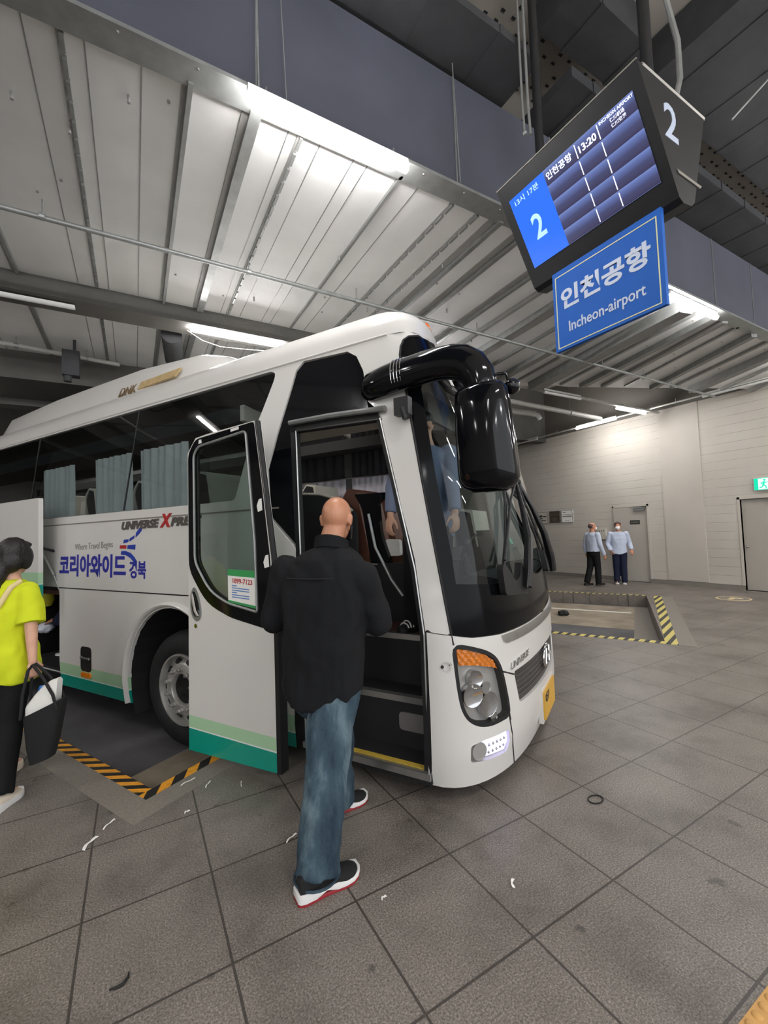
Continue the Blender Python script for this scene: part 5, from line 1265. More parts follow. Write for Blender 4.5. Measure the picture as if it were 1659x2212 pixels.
def shoe(root, name, heel, d, L, W, upper, sole, extra=None, low=False):
    """a shoe of its own: outsole, midsole, upper, collar. heel = back of the sole on the ground, d = toe direction"""
    g = empty(name, (0, 0, 0)); g.parent = root
    d = Vector(d); d.z = 0; d.normalize(); s = Vector((d.y, -d.x, 0)); h = Vector(heel)
    sec = [(0, .55), (.03, .74), (.10, .86), (.25, .86), (.42, .82), (.58, .92), (.72, 1.0), (.84, .95), (.93, .74), (.985, .40)]
    def prof(zf, zb, wsc):
        rows = []
        for t, w in sec:
            c = h + d * (t * L); hw = W / 2 * w * wsc
            rows.append((c, hw, zb(t), zf(t)))
        return rows
    def solid(rows, m, nm, topw=.94):
        mb = MB(); rg = []
        for c, hw, z0, z1 in rows: rg.append([c + s * hw + Vector((0, 0, z0)), c + s * hw * 1.02 + Vector((0, 0, (z0 + z1) / 2)), c + s * hw * topw + Vector((0, 0, z1)), c - s * hw * topw + Vector((0, 0, z1)), c - s * hw * 1.02 + Vector((0, 0, (z0 + z1) / 2)), c - s * hw + Vector((0, 0, z0))])
        mb.loft(rg); return mb.build(nm, m, g, 50)
    rise = lambda t: .012 * max(0, (t - .75) / .25) ** 2
    if extra: solid(prof(lambda t: .014 + rise(t), lambda t: rise(t), .97), extra, 'outsole')
    z0 = .012 if extra else 0
    solid(prof(lambda t: .046 - .012 * sm((t - .1) / .5) + rise(t) + .006 * math.sin(t * 14), lambda t: z0 + rise(t) + (.014 if extra and .38 < t < .55 else 0), 1.0), sole, 'midsole')
    mb = MB(); rg = []
    tops = [(.02, .092), (.08, .115), (.18, .118), (.30, .118), (.42, .112), (.52, .095), (.64, .070), (.76, .060), (.87, .052), (.95, .040), (.985, .03)]
    for t, zt in tops:
        if low: zt = .03 + (zt - .03) * .62
        w = interp(t, [q[0] for q in sec], [q[1] for q in sec]); hw = W / 2 * w * .93; c = h + d * (t * L * .985 + .004); z0u = .03 + rise(t) * .5
        rg.append([c + (s * hw * math.cos(q) * (1 if math.sin(q) < .5 else .86) + Vector((0, 0, z0u + (zt + rise(t) - z0u) * max(0, math.sin(q)) ** .7))) for q in [math.pi * i / 12 for i in range(13)]])
    mb.loft(rg); mb.build('upper', upper, g, 60)
    return g

# --- the man boarding, seen from behind
f = az_vec(50); J = dict(head=(.985, 2.232, 1.715), neck=(.925, 2.205, 1.575), chest=(.885, 2.215, 1.33), pelvis=(.875, 2.235, .92), shL=(.742, 2.385, 1.44), shR=(1.035, 2.06, 1.405),
    elL=(.690, 2.47, 1.165), wrL=(.905, 2.62, 1.13), elR=(1.135, 2.085, 1.155), wrR=(1.20, 2.36, 1.12), hipL=(.815, 2.32, .86), hipR=(.925, 2.17, .86), knL=(1.0, 2.37, .48), knR=(.835, 2.12, .47), anL=(1.01, 2.455, .10), anR=(.695, 1.98, .10), toeL=(1.3, 2.5, 0), toeR=(.93, 1.985, 0))
O_ = Vector((.87, 2.23, 0)); hf = Vector((az_vec(44).x, az_vec(44).y, -.22)).normalized()
man, L, r, HB = person('person', 'bald man in black shirt and blue jeans stepping up to the coach door', J, f, O_, .008, 1.12, (.7, .7), head_f=hf, head_up=(.08, .06, 1), head_s=1.06, skin='skin')
rr = (L['shR'] - L['shL']); rr.z = 0; rr.normalize(); ff = Vector((-rr.y, rr.x, 0))
mb = MB()
z = lambda v, h: Vector((v[0], v[1], h))
c = lambda x, y, h: Vector((x, y, h)) - Vector((O_.x, O_.y, 0))
secs = [(c(.93, 2.205, 1.565), .085, .085), (c(.922, 2.205, 1.54), .135, .105), (c(.905, 2.208, 1.495), .20, .125), (c(.892, 2.212, 1.42), .232, .135), (c(.888, 2.213, 1.32), .238, .15), (c(.884, 2.217, 1.18), .232, .155), (c(.880, 2.224, 1.04), .226, .158), (c(.877, 2.232, .92), .222, .160), (c(.873, 2.238, .80), .222, .16), (c(.870, 2.24, .725), .214, .152)]
hem = lambda ct, st: .075 * abs(ct) ** 2 - (.0)
mb.loft([ring(p, rr, ff, a, b, 32, 2.4, hem if i == len(secs) - 1 else ((lambda ct, st: .03 * abs(ct) ** 2) if i == len(secs) - 2 else None)) for i, (p, a, b) in enumerate(secs)])
for q in 'LR':
    pts = [L['sh' + q] + Vector((0, 0, -.01)), L['sh' + q].lerp(L['el' + q], .5), L['el' + q], L['el' + q].lerp(L['wr' + q], .92)]
    cut_limb(mb, pts, [.092, .086, .080, .056])
shirt = blob(mb, 'shirt', 'shirtblack', man, .009, 4, (.013, (9, 9, 5)))
mb = MB(); rg = []
for k in range(13):
    t = math.pi * (k / 12 * 1.7 - 1.35); pass
cn = c(.936, 2.208, 1.555); 
rows = []
for dz, a, b in ((-.03, .088, .090), (.03, .084, .086), (.043, .082, .084), (.04, .090, .092), (-.02, .098, .098)):
    rows.append([cn + rr * a * math.cos(t) + ff * (b * math.sin(t)) + Vector((0, 0, dz - .028 * math.sin(t) + .006)) for t in [2 * math.pi * k / 32 for k in range(32)]])
mb.loft(rows); mb.build('shirt_collar', 'shirtblack', man, 60)
mb = MB(); pts = []
for k in range(15):
    t = math.pi * (1.06 + .88 * k / 14); pts.append(c(.888, 2.213, 1.405) + rr * .232 * math.cos(t) + ff * .142 * math.sin(t) + Vector((0, 0, .0)))
mb.tube(pts, .004, 6); mb.build('yoke_seam', 'blackcloth', man)
mb = MB()
hp = L['pelvis']
mb.loft([ring(hp + Vector((0, 0, dz)), rr, ff, a, b, 28) for dz, a, b in ((.06, .175, .13), (-.06, .19, .14), (-.14, .185, .135))])
cut_limb(mb, [L['hipR'] + Vector((.0, 0, -.06)), c(.872, 2.145, .66), L['knR'], c(.775, 2.045, .27), c(.722, 1.992, .058)], [.130, .124, .108, .100, .104], 20)
cut_limb(mb, [L['hipL'] + Vector((0, 0, -.06)), c(.92, 2.36, .66), L['knL'], c(1.015, 2.42, .27), c(1.035, 2.455, .058)], [.126, .116, .10, .094, .098], 20)
blob(mb, 'jeans', 'denim', man, .009, 4, (.012, (10, 10, 6)))
mb = MB(); mb.tube([c(.722, 1.992, .062) + Vector((.104 * math.cos(t), .104 * math.sin(t), .004 * math.cos(t))) for t in [2 * math.pi * k / 24 for k in range(25)]], .006, 6); mb.build('jeans_hem', 'denim', man)
shoe(man, 'shoe', c(.61, 1.965, 0), (1, .02, 0), .315, .118, 'shoeblack', 'shoewhite', 'shoered')
shoe(man, 'shoe', c(.93, 2.445, 0), (1, .08, 0), .30, .115, 'shoeblack', 'shoewhite', 'shoered')
hr, hF, hu = HB; H = L['head']
mb = MB()
rows = []
for a in range(9):
    u = -1 + a / 4; rows.append([H + hr * (.066 * 1.06 * u) + hF * (.112 * math.sqrt(max(.05, 1 - .62 * u * u))) + hu * v + hF * (-.02 * abs(v + .045) * 8 * .3) for v in (-.105, -.085, -.055, -.02)])
for a in range(9):
    u = 1 - a / 4; rows.append([H + hr * (.060 * 1.06 * u) + hF * (.104 * math.sqrt(max(.05, 1 - .62 * u * u))) + hu * v + hF * (-.02 * abs(v + .045) * 8 * .3) for v in (-.102, -.085, -.055, -.023)])
mb.loft(rows, True, True); mk = mb.build('face_mask', 'blackcloth', man, 60)
mb = MB()
for q in (-1, 1): mb.tube([H + hr * q * .062 + hF * .075 + hu * -.03, H + hr * q * .082 + hF * .01 + hu * .012, H + hr * q * .086 - hF * .025 + hu * .005, H + hr * q * .082 + hF * .0 + hu * -.05, H + hr * q * .060 + hF * .07 + hu * -.085], .0035, 6)
mb.build('ear_loop', 'blackcloth', mk)

# --- woman with the tote bag
f = az_vec(36); O_ = Vector((-.77, 3.87, 0)); c = lambda x, y, h: Vector((x, y, h)) - Vector((O_.x, O_.y, 0))
J = dict(head=(-.715, 3.89, 1.555), neck=(-.745, 3.885, 1.42), chest=(-.755, 3.875, 1.2), pelvis=(-.765, 3.885, .86), shL=(-.885, 3.985, 1.325), shR=(-.625, 3.785, 1.325), elL=(-.98, 4.03, 1.06), wrL=(-.93, 4.16, .86), elR=(-.600, 3.715, 1.07), wrR=(-.588, 3.685, .865),
    hipL=(-.835, 3.935, .82), hipR=(-.70, 3.84, .82), knL=(-.815, 4.0, .47), knR=(-.735, 3.80, .46), anL=(-.83, 4.12, .10), anR=(-.755, 3.66, .09), toeL=(-.72, 4.27, 0), toeR=(-.66, 3.80, 0))
hf = Vector((az_vec(22).x, az_vec(22).y, -.12)).normalized()
wom, L, r, HB = person('person', 'woman in lime green t-shirt and black trousers carrying a tote at the left edge', J, f, O_, .008, .92, (.4, 1.0), {'R': ((.1, .0, -1), (-.7, .7, 0), (.6, .8, 0))}, hf, (0, 0, 1), 'skin2')
rr = (L['shR'] - L['shL']); rr.z = 0; rr.normalize(); ff = Vector((-rr.y, rr.x, 0))
mb = MB(); secs = [(c(-.745, 3.885, 1.40), .075, .07), (c(-.747, 3.884, 1.375), .12, .085), (c(-.75, 3.88, 1.33), .175, .105), (c(-.755, 3.875, 1.2), .185, .13), (c(-.757, 3.878, 1.05), .175, .13), (c(-.762, 3.88, .92), .20, .15), (c(-.765, 3.885, .80), .215, .16), (c(-.765, 3.885, .725), .205, .155)]
mb.loft([ring(p, rr, ff, a, b, 30) for p, a, b in secs])
for q in 'LR': cut_limb(mb, [L['sh' + q] + Vector((0, 0, -.012)), L['sh' + q].lerp(L['el' + q], .55), L['sh' + q].lerp(L['el' + q], .86)], [.068, .078, .085])
blob(mb, 'tshirt', 'lime', wom, .009, 4, (.015, (9, 9, 6)))
mb = MB(); mb.loft([ring(L['pelvis'] + Vector((0, 0, dz)), rr, ff, a, b, 28) for dz, a, b in ((.02, .165, .125), (-.08, .18, .13), (-.14, .165, .12))])
cut_limb(mb, [L['hipR'], L['knR'], L['anR'] + Vector((0, 0, -.02))], [.10, .085, .080], 18); cut_limb(mb, [L['hipL'], L['knL'], L['anL'] + Vector((0, 0, -.02))], [.10, .085, .080], 18)
blob(mb, 'trousers', 'trousersblack', wom, .010, 4, (.006, (9, 9, 4)))
shoe(wom, 'shoe', c(-.765, 3.56, 0), (.45, .88, 0), .235, .085, 'shoecream', 'shoewhite', None, True); shoe(wom, 'shoe', c(-.85, 4.03, 0), (.45, .88, 0), .235, .085, 'shoecream', 'shoecream', None, True)
hr, hF, hu = HB; H = L['head']
mb = MB(); E = lambda p, a, b, d: mb.ellipsoid(H + hr * p[0] + hF * p[1] + hu * p[2], (hr * a, hF * b, hu * d), 18, 12)
E((0, -.028, .030), .092, .098, .102); E((0, -.055, -.03), .084, .066, .09); E((-.04, -.085, -.11), .05, .05, .10); E((-.055, -.09, -.22), .045, .042, .12); E((-.06, -.08, -.34), .036, .036, .10); E((.066, .002, -.01), .034, .055, .085); E((-.066, .002, -.01), .034, .055, .085); E((0, .04, .085), .07, .05, .03)
blob(mb, 'hair', 'hair', wom, .009, 5, (.004, (40, 40, 8)))
mb = MB(); pts = [L['shR'] + Vector((-.045, .01, .065)), L['shR'].lerp(L['neck'], .3) - ff * .085 + Vector((0, 0, .0)), L['chest'] - ff * .145 + rr * .03 + Vector((0, 0, -.05)), L['chest'] - ff * .145 - rr * .08 + Vector((0, 0, -.22)), L['pelvis'] - ff * .12 - rr * .16 + Vector((0, 0, 0))]
pp = []
for k in range(len(pts) - 1):
    for j in range(5): pp.append(pts[k].lerp(pts[k + 1], j / 5))
pp.append(pts[-1]); mb.tube(pp, .017, 8, flat=(1, 1)); mb.build('shoulder_strap', 'strap', wom, 60)
# tote bag in her hand
B0 = Vector((-.585, 3.665, .215)); tote = empty('tote_bag', B0); tag(tote, 'black tote bag with white paper inside, held by the woman in lime green', 'bag')
bx = Vector((.866, -.5, 0)); by = Vector((.5, .866, 0)); Pt = lambda u, v, h: bx * u + by * v + Vector((0, 0, h))
mb = MB()
def brow(u0, u1, v, h0, h1):
    out = []
    for k in range(24):
        t = 2 * math.pi * k / 24; ct, st = math.cos(t), math.sin(t); q = math.copysign(abs(ct) ** .7, ct); s_ = math.copysign(abs(st) ** .7, st)
        u = (u0 + u1) / 2 + (u1 - u0) / 2 * q; out.append(Pt(u, v * s_, h0 + (h1 - h0) * (q + 1) / 2))
    return out
mb.loft([brow(.0, .135, .05, 0.0, .045), brow(-.02, .165, .06, .10, .15), brow(-.035, .20, .065, .24, .33), brow(-.04, .215, .068, .305, .415), brow(-.032, .205, .060, .305, .415), brow(-.02, .19, .055, .23, .31), brow(.01, .13, .04, .05, .09)])
mb.build('bag_body', 'blackcloth', tote, 50)
mb = MB()
for v in (-.055, .03):
    mb.tube([Pt(.20, v, .36), Pt(.17, v * .9, .45), Pt(.09, v * .6, .56), Pt(.015, v * .3, .635), Pt(-.005, 0, .625), Pt(-.012, v * .4, .60), Pt(-.03, v * .8, .45), Pt(-.035, v, .30)], .009, 8)
mb.build('bag_handles', 'blackcloth', tote, 60)
pb = empty('paper_sheet', B0); tag(pb, 'white paper sheet poking out of the black tote bag', 'paper')
mb = MB(); rows = []
for v_, hh in ((-.030, 0), (-.018, .02), (.0, .02), (.02, .0)):
    rows.append([Pt(-.022 + .20 * t + (.012 * t if q else 0), v_ + .008 * math.sin(t * 5), (.27 + .11 * t) + (.075 + .06 * t + .05 * math.sin(t * math.pi * .8 + .3) + hh) * q) for q, t in [(0, 0), (1, 0), (1, .25), (1, .5), (1, .75), (1, 1), (0, 1)]])
mb.loft(rows, True, True); o = mb.build('sheet', 'paper', pb, 60)
wb = empty('water_bottle', B0); tag(wb, 'blue bottle tip showing in the tote bag below the hand', 'bottle')
mb = MB(); M['bluewrap'] = mat('blue_wrap', (50, 120, 200), .3, var=.2, scale=30); mb.lathe([(.03, 0), (.035, .02), (.035, .30), (.02, .345), (.016, .36), (.001, .36)], Pt(.055, .03, .12), Pt(-.12, .1, 1), 18); mb.build('bottle_body', 'bluewrap', wb, 50)

# --- second woman, almost hidden at the left edge
f = az_vec(30); O_ = Vector((-.99, 4.50, 0)); c = lambda x, y, h: Vector((x, y, h)) - Vector((O_.x, O_.y, 0))
def simple_pose(o, f, h=1.70, stride=.12, arms=.06, sw=.19):
    """plain walking pose"""
    o = Vector(o); r = right_of(f); s = h / 1.72; q = lambda a, b, z: o + r * a * s + f * b * s + Vector((0, 0, z * s))
    return dict(head=q(0, .02, 1.60), neck=q(0, 0, 1.46), chest=q(0, 0, 1.24), pelvis=q(0, 0, .92), shL=q(-sw, 0, 1.39), shR=q(sw, 0, 1.39), elL=q(-sw - .05, -arms, 1.10), elR=q(sw + .05, arms * .4, 1.10), wrL=q(-sw - .05, -arms + .04, .86), wrR=q(sw + .05, arms + .05, .86),
        hipL=q(-.09, 0, .88), hipR=q(.09, 0, .88), knL=q(-.09, stride * .7, .48), knR=q(.09, -stride * .3, .48), anL=q(-.09, stride, .09), anR=q(.09, -stride, .10))
def dress(root, L, r, shirt, trousers, voxel, hem=.80, tuck=False, sleeve=.95, k=1., hem_tilt=None):
    rr = (L['shR'] - L['shL']); rr.z = 0; rr.normalize(); ff = Vector((-rr.y, rr.x, 0)); n, ch, pv = L['neck'], L['chest'], L['pelvis']
    mb = MB(); top = [(n - Vector((0, 0, .015)), .075, .07), (n - Vector((0, 0, .05)), .13, .09), (n - Vector((0, 0, .09)), .19 * k, .11), (ch, .20 * k, .135 * k), (ch.lerp(pv, .6), .185 * k, .135 * k), (pv, .19 * k, .14 * k)]
    if not tuck: top.append((Vector((pv.x, pv.y, hem)), .195 * k, .145 * k))
    mb.loft([ring(p, rr, ff, a, b, 26, 2.3, hem_tilt if i == len(top) - 1 else None) for i, (p, a, b) in enumerate(top)])
    for q in 'LR':
        pts = [L['sh' + q] + Vector((0, 0, -.012)), L['sh' + q].lerp(L['el' + q], .5), L['el' + q], L['el' + q].lerp(L['wr' + q], sleeve)] if sleeve > 0 else [L['sh' + q], L['sh' + q].lerp(L['el' + q], .8)]
        cut_limb(mb, pts, [.072, .066, .060, .046] if sleeve > 0 else [.07, .075])
    blob(mb, 'shirt', shirt, root, voxel, 3, (.007, (8, 8, 5)))
    mb = MB(); mb.loft([ring(pv + Vector((0, 0, dz)), rr, ff, a * k, b * k, 24) for dz, a, b in ((.02 if not tuck else .05, .17, .125), (-.06, .185, .135), (-.12, .17, .12))])
    for q in 'LR': cut_limb(mb, [L['hip' + q], L['kn' + q], L['an' + q] + Vector((0, 0, -.045))], [.10, .082, .078], 16)
    blob(mb, 'trousers', trousers, root, voxel, 3, (.006, (8, 8, 4)))
    return rr, ff
J = simple_pose(O_, f, 1.66); p2, L, r, HB = person('person', 'dark-haired person mostly hidden behind the woman in lime green', J, f, O_, .012, .95)
dress(p2, L, r, 'blackcloth', 'trousersblack', .012)
hr, hF, hu = HB; H = L['head']; mb = MB(); mb.ellipsoid(H - hF * .022 + hu * .028, (hr * .088, hF * .10, hu * .10)); mb.ellipsoid(H - hF * .06 - hu * .05, (hr * .075, hF * .055, hu * .09)); blob(mb, 'hair', 'hair', p2, .010, 3)
for q in (-1, 1): shoe(p2, 'shoe', (L['anL'] if q < 0 else L['anR']) * Vector((1, 1, 0)).length_squared ** 0 - Vector((0, 0, (L['anL'] if q < 0 else L['anR']).z)) - f * .06, f, .25, .09, 'shoeblack', 'shoewhite', None, True)

# --- two men by the cream wall
o1 = Vector((10.80, 7.42, 0)); f1 = az_vec(118); c = lambda x, y, h: Vector((x, y, h)) - Vector((o1.x, o1.y, 0))
f1 = az_vec(100); J = simple_pose(o1, f1, 1.70, .16, .05, .185); r = right_of(f1)
J['wrR'] = o1 + r * .24 + f1 * .14 + Vector((0, 0, .80)); J['elR'] = o1 + r * .235 + f1 * .02 + Vector((0, 0, 1.08))
J['anL'] = o1 - r * .08 - f1 * .20 + Vector((0, 0, .12)); J['knL'] = o1 - r * .08 - f1 * .05 + Vector((0, 0, .48)); J['anR'] = o1 + r * .08 + f1 * .05 + Vector((0, 0, .09)); J['knR'] = o1 + r * .08 + f1 * .05 + Vector((0, 0, .49))
m1, L, r, HB = person('person', 'grey-haired man in tucked pale blue shirt and black trousers, walking by the cream wall', J, f1, o1, .013, 1.0, (.6, .9), head_f=az_vec(125))
dress(m1, L, r, 'shirtblue', 'trousersblack', .013, tuck=True)
hr, hF, hu = HB; H = L['head']; mb = MB(); mb.ellipsoid(H - hF * .028 + hu * .018, (hr * .084, hF * .086, hu * .078)); blob(mb, 'hair', 'hairgrey', m1, .010, 3)
mb = MB(); mb.ellipsoid(H + hF * .075 - hu * .045, (hr * .05, hF * .04, hu * .045)); mb.build('face_mask', 'maskwhite', m1, 60)
for a in ('anL', 'anR'): shoe(m1, 'shoe', L[a] - Vector((0, 0, L[a].z)) - f1 * .08, f1, .28, .10, 'shoeblack', 'rubberseal', None, True)
o2 = Vector((11.50, 7.12, 0)); f2 = az_vec(-120); J = simple_pose(o2, f2, 1.70, .02, .0, .19); r = right_of(f2)
J['elL'] = o2 - r * .26 - f2 * .05 + Vector((0, 0, 1.10)); J['wrL'] = o2 - r * .30 + f2 * .10 + Vector((0, 0, .92)); J['elR'] = o2 + r * .28 + Vector((0, 0, 1.10)); J['wrR'] = o2 + r * .21 + f2 * .10 + Vector((0, 0, .90)); J['head'] = o2 + f2 * .01 + Vector((0, 0, 1.575))
m2, L, r, HB = person('person', 'man in white mask and untucked pale blue shirt, standing at the open grey door', J, f2, o2, .013, 1.05, (.5, .7), {'L': ((-.2, -.2, -.5), (0, 0, -1), (-.5, .5, 0))})
dress(m2, L, r, 'shirtblue', 'navy', .013, hem=.80, k=.98, hem_tilt=lambda ct, st: .06 * abs(ct) ** 2)
hr, hF, hu = HB; H = L['head']; mb = MB(); mb.ellipsoid(H - hF * .018 + hu * .045, (hr * .085, hF * .095, hu * .075)); blob(mb, 'hair', 'hairbrown', m2, .010, 3)
mb = MB(); mb.ellipsoid(H + hF * .070 - hu * .05, (hr * .062, hF * .048, hu * .052)); mb.build('face_mask', 'maskwhite', m2, 60)
for a in ('anL', 'anR'): shoe(m2, 'shoe', L[a] - Vector((0, 0, L[a].z)) - f2 * .08, f2, .28, .10, 'navy', 'shoewhite', None, True)

# --- driver standing at the top of the steps
d0 = busw(-1.36, .66, .86); fd = (busw(-1.9, -.5, 0) - busw(-1.36, .66, 0)); fd.z = 0; fd.normalize(); r = right_of(fd)
W_b = lambda x, y, z_: busw(x, y, z_)
J = simple_pose(d0, fd, 1.70, .03, 0, .19)
J['shR'] = W_b(-1.52, .62, 2.24); J['shL'] = W_b(-1.20, .74, 2.24); J['neck'] = W_b(-1.36, .68, 2.31); J['head'] = W_b(-1.37, .63, 2.45)
J['elR'] = W_b(-1.575, .50, 1.97); J['wrR'] = W_b(-1.575, .44, 1.755); J['elL'] = W_b(-1.14, .62, 1.97); J['wrL'] = W_b(-1.10, .55, 1.75)
J['hipR'] = W_b(-1.47, .66, 1.74); J['hipL'] = W_b(-1.28, .70, 1.74); J['knR'] = W_b(-1.49, .62, 1.34); J['knL'] = W_b(-1.26, .66, 1.34); J['anR'] = W_b(-1.50, .64, .95); J['anL'] = W_b(-1.25, .67, .95); J['pelvis'] = W_b(-1.36, .68, 1.78); J['chest'] = W_b(-1.36, .68, 2.08)
dv = BM.to_3x3()
drv, L, r, HB = person('person', 'driver in pale blue shirt and black trousers standing at the top of the coach steps', J, fd, d0, .009, 1.0, (.5, .45), {'R': (dv @ Vector((-.1, -.25, -1)), dv @ Vector((.3, .9, -.2)), dv @ Vector((.8, -.3, 0)))}, skin='skin2')
M['shirtdriver'] = mat('shirt_grey_blue', (124, 134, 158), .8, var=.05, bump=.15, bscale=25, spec=.2)
dress(drv, L, r, 'shirtdriver', 'trousersblack', .010, hem=.72, sleeve=.9, k=.98)
hr, hF, hu = HB; H = L['head']; mb = MB(); mb.ellipsoid(H - hF * .018 + hu * .04, (hr * .085, hF * .095, hu * .08)); blob(mb, 'hair', 'hair', drv, .010, 3)
for a in ('anL', 'anR'):
    g = shoe(drv, 'sandal', L[a] - Vector((0, 0, L[a].z)) - fd * .10, fd, .27, .11, 'shoeblack', 'rubberseal', None, False)
    mb = MB()
    for k in range(3):
        q = L[a] - Vector((0, 0, L[a].z)) + fd * (.055 + k * .024); rr_ = right_of(fd); mb.tube([q + rr_ * (.050 * math.cos(t)) + Vector((0, 0, .040 + (.062 - k * .016) * math.sin(t))) for t in [math.pi * i / 10 for i in range(11)]], .006, 6)
    mb.build('sandal_stripes', 'shoewhite', g, 60)

# --- man crouching in the luggage hold
lo = busw(-6.45, .62, .17); fl = (BM.to_3x3() @ Vector((-1, -.25, 0))).normalized(); w = W_b
J = dict(head=w(-6.46, .62, .98), neck=w(-6.36, .66, .88), chest=w(-6.24, .72, .74), pelvis=w(-6.02, .8, .48), shL=w(-6.36, .46, .80), shR=w(-6.36, .88, .80), elL=w(-6.36, .34, .66), elR=w(-6.5, .86, .6), wrL=w(-6.52, .33, .655), wrR=w(-6.60, .66, .58), hipL=w(-6.05, .66, .45), hipR=w(-6.05, .92, .45), knL=w(-6.46, .5, .46), knR=w(-6.42, .95, .46), anL=w(-6.36, .44, .25), anR=w(-6.2, .95, .25), toeL=w(-6.6, .42, .2), toeR=w(-6.5, .95, .2))
lg, L, r, HB = person('person', 'person in dark navy clothes crouching in the open luggage hold', J, fl, lo, .010, .95, (.5, .5), {'L': (dv @ Vector((-1, .1, -.15)), dv @ Vector((0, .3, -1)), dv @ Vector((0, -1, .2)))}, head_f=(fl + Vector((0, 0, -.5))).normalized())
rr = (L['shR'] - L['shL']); rr.z = 0; rr.normalize(); ff = Vector((-rr.y, rr.x, 0))
mb = MB(); mb.limb([L['neck'] - Vector((0, 0, .06)), L['chest'], L['pelvis']], [.13, .19, .18])
for q in 'LR': cut_limb(mb, [L['sh' + q], L['el' + q], L['el' + q].lerp(L['wr' + q], .35)], [.085, .065, .058])
blob(mb, 'jacket', 'navy', lg, .012, 4, (.006, (9, 9, 9)))
mb = MB(); mb.limb([L['pelvis'], L['pelvis'] + Vector((0, 0, -.04))], [.19, .18])
for q in 'LR': cut_limb(mb, [L['hip' + q], L['kn' + q], L['an' + q]], [.115, .09, .075])
blob(mb, 'trousers', 'navy', lg, .012, 4)
mb = MB(); mb.ellipsoid(L['head'] + Vector((0, 0, .03)), ((.088, 0, 0), (0, .09, 0), (0, 0, .09))); mb.build('hair', 'hair', lg, 60)
shoe(lg, 'shoe', L['anL'] + Vector((0, 0, -.25 + .17)) + Vector((0, 0, 0)) - fl * .05, fl, .25, .09, 'shoewhite', 'shoewhite', None, True)
gb = empty('plastic_bag', w(-6.63, .30, .52)); tag(gb, 'crumpled pale plastic bag in the hands of the person in the hold', 'bag')
mb = MB(); mb.ellipsoid((0, 0, .04), ((.10, .02, 0), (-.02, .06, 0), (0, 0, .07))); M['bagpale'] = mat('plastic_pale', (200, 204, 214), .25, var=.1, scale=30); blob(mb, 'bag_body', 'bagpale', gb, .012, 2, (.012, (22, 22, 22)))
cs = empty('suitcase', w(-6.865, .36, .17)); tag(cs, 'dark suitcase standing in the luggage hold behind the woman', 'suitcase'); cs.rotation_euler = (0, 0, BUS_ROT)
mb = MB(); rounded_loft(mb, [((0, 0, .03), (1, 0, 0), (0, 1, 0), .05, .24), ((0, 0, .05), (1, 0, 0), (0, 1, 0), .07, .26), ((0, 0, .60), (1, 0, 0), (0, 1, 0), .07, .26), ((0, 0, .63), (1, 0, 0), (0, 1, 0), .05, .24)], 24, 5); mb.build('shell', 'blackplastic', cs, 50)
mb = MB(); mb.tube([(0, -.08, .62), (0, -.08, .66), (0, .08, .66), (0, .08, .62)], .01, 8)
for y in (-.2, .2): mb.sphere((0, y, .02), .022)
mb.build('handle_and_wheels', 'rubberseal', cs, 50)
yb = empty('yellow_bag', w(-6.755, .31, .83)); tag(yb, 'yellow shopping bag with a black strap on top of the dark suitcase', 'bag'); yb.rotation_euler = (0, 0, BUS_ROT)
mb = MB(); rounded_loft(mb, [((-.02, 0, -.0), (1, 0, 0), (0, 1, 0), .16, .09), ((0, 0, .08), (1, 0, 0), (0, 1, 0), .19, .11), ((.02, 0, .20), (1, 0, 0), (0, 1, 0), .17, .09), ((.03, 0, .25), (1, 0, 0), (0, 1, 0), .14, .03)], 20, 3); M['bagyellow'] = mat('bag_yellow', (212, 206, 62), .6, var=.08, scale=20)
mb.build('bag_body', 'bagyellow', yb, 50)
mb = MB(); mb.tube([(.02, -.11, .20), (.0, -.125, .12), (.06, -.12, .03), (.12, -.10, .0)], .014, 8); mb.build('bag_strap', 'blackcloth', yb, 50)
# ------------------------------------------------------------------ litter, tactile paving, small things
def scrap(x, y, L, W, rot, lab, m='paper', bend=.006, cat='paper scrap', grp='paper scraps on the paving'):
    o = empty('paper_scrap', (x, y, 0), rot); tag(o, lab, cat, grp)
    W *= .6; mb = MB(); rows = []
    for k in range(7):
        t = k / 6; zz = .002 + bend * abs(math.sin(t * 5)); yy = W * .6 * math.sin(t * 3.4); w = W * (.5 + .5 * math.sin(t * 4 + 1) ** 2)
        rows.append([(L * (t - .5), yy - w / 2, zz), (L * (t - .5), yy + w / 2, zz + .002), (L * (t - .5), yy + w / 2, zz + .0035), (L * (t - .5), yy - w / 2, zz + .0015)])
    mb.loft(rows); mb.build('scrap', m, o, 60)
scrap(-.22, 2.93, .10, .030, 1.0, 'largest white paper scrap, on the left part of the paving')
scrap(-.14, 3.06, .085, .014, .9, 'thin curl of paper just behind the largest scrap')
scrap(.26, 2.93, .03, .02, .3, 'tiny white scrap in front of the hazard striped corner')
scrap(.41, 3.17, .07, .012, 1.0, 'narrow paper strip below the open coach door')
scrap(.30, 3.28, .10, .010, .4, 'narrow paper strip beside the hazard stripe corner')
scrap(.72, 2.37, .075, .014, .5, 'paper curl left of the bald man')
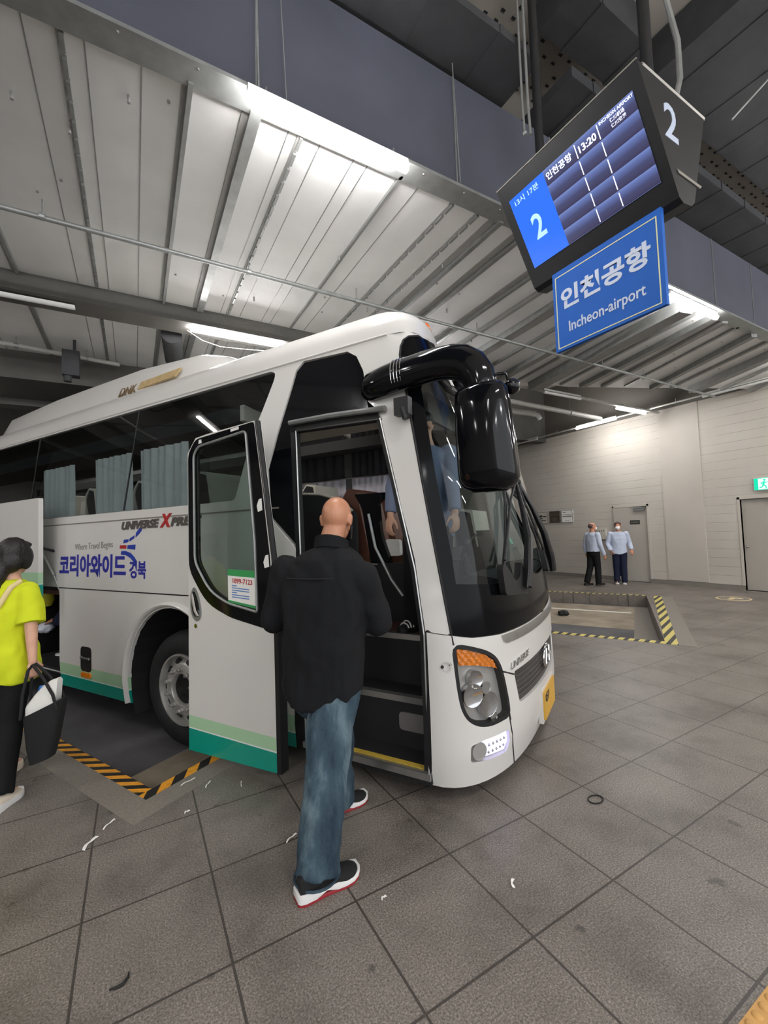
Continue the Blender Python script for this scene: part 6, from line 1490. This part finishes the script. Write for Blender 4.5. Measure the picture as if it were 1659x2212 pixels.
scrap(1.49, 1.52, .045, .022, .9, 'white scrap alone in front of the coach bumper')
scrap(.95, 1.77, .025, .015, .2, 'tiny scrap right of the near black shoe')
scrap(1.03, 2.40, .03, .014, .2, 'tiny scrap behind the bald man')
scrap(.60, 3.05, .06, .010, 1.4, 'paper sliver under the open coach door')
o = empty('rubber_strip', (-.06, 1.98, 0)); tag(o, 'curved black rubber strip lying on the paving at the lower left', 'rubber strip')
mb = MB(); mb.tube([(-.032, -.014, .004), (-.012, -.021, .005), (.012, -.018, .005), (.027, .0, .005), (.029, .022, .005)], [.003, .005, .006, .005, .002], 8, flat=(1, .8)); mb.build('strip', 'rubberseal', o, 60)
o = empty('wire_ring', (2.36, 1.70, 0)); tag(o, 'small dark wire ring on the paving right of the bumper', 'ring')
mb = MB(); mb.tube([(.05 * math.cos(t), .035 * math.sin(t), .004) for t in [2 * math.pi * k / 24 for k in range(25)]], .0035, 6); mb.build('ring', 'rubberseal', o, 60)
bb = Vector((9.25, 5.9, 0))
o = empty('black_rag', (7.85, 6.15, -.242)); tag(o, 'small black rag lying in the empty bay', 'rag')
mb = MB(); mb.ellipsoid((0, 0, .03), ((.14, .05, 0), (-.04, .10, 0), (0, 0, .07))); blob(mb, 'rag', 'blackcloth', o, .02, 2, (.03, (9, 9, 9)))
# tactile paving at the lower right corner
for k in range(4):
    x0 = 1.33 + k * .30
    o = empty('tactile_tile', (x0, .44, 0)); tag(o, ['', 'ochre tactile tile cut by the bottom right corner', 'ochre tactile tile just beyond the right edge', 'ochre tactile tile farther along the strip'][k] or 'ochre tactile tile below the bottom edge', 'paving tile', 'tactile tiles')
    mb = MB(); mb.prism(round_poly([(.003, .003), (.297, .003), (.297, .297), (.003, .297)], .004, 2), lambda u, v, d: (u, v, d), -.002, .006); mb.build('tile', 'tactile', o, 30)
    mb = MB()
    for i in range(6):
        for j in range(6): mb.lathe([(.017, .005), (.014, .010), (.009, .0115), (.001, .012)], (.025 + i * .05, .025 + j * .05, 0), (0, 0, 1), 12)
    mb.build('domes', 'tactile', o, 60)
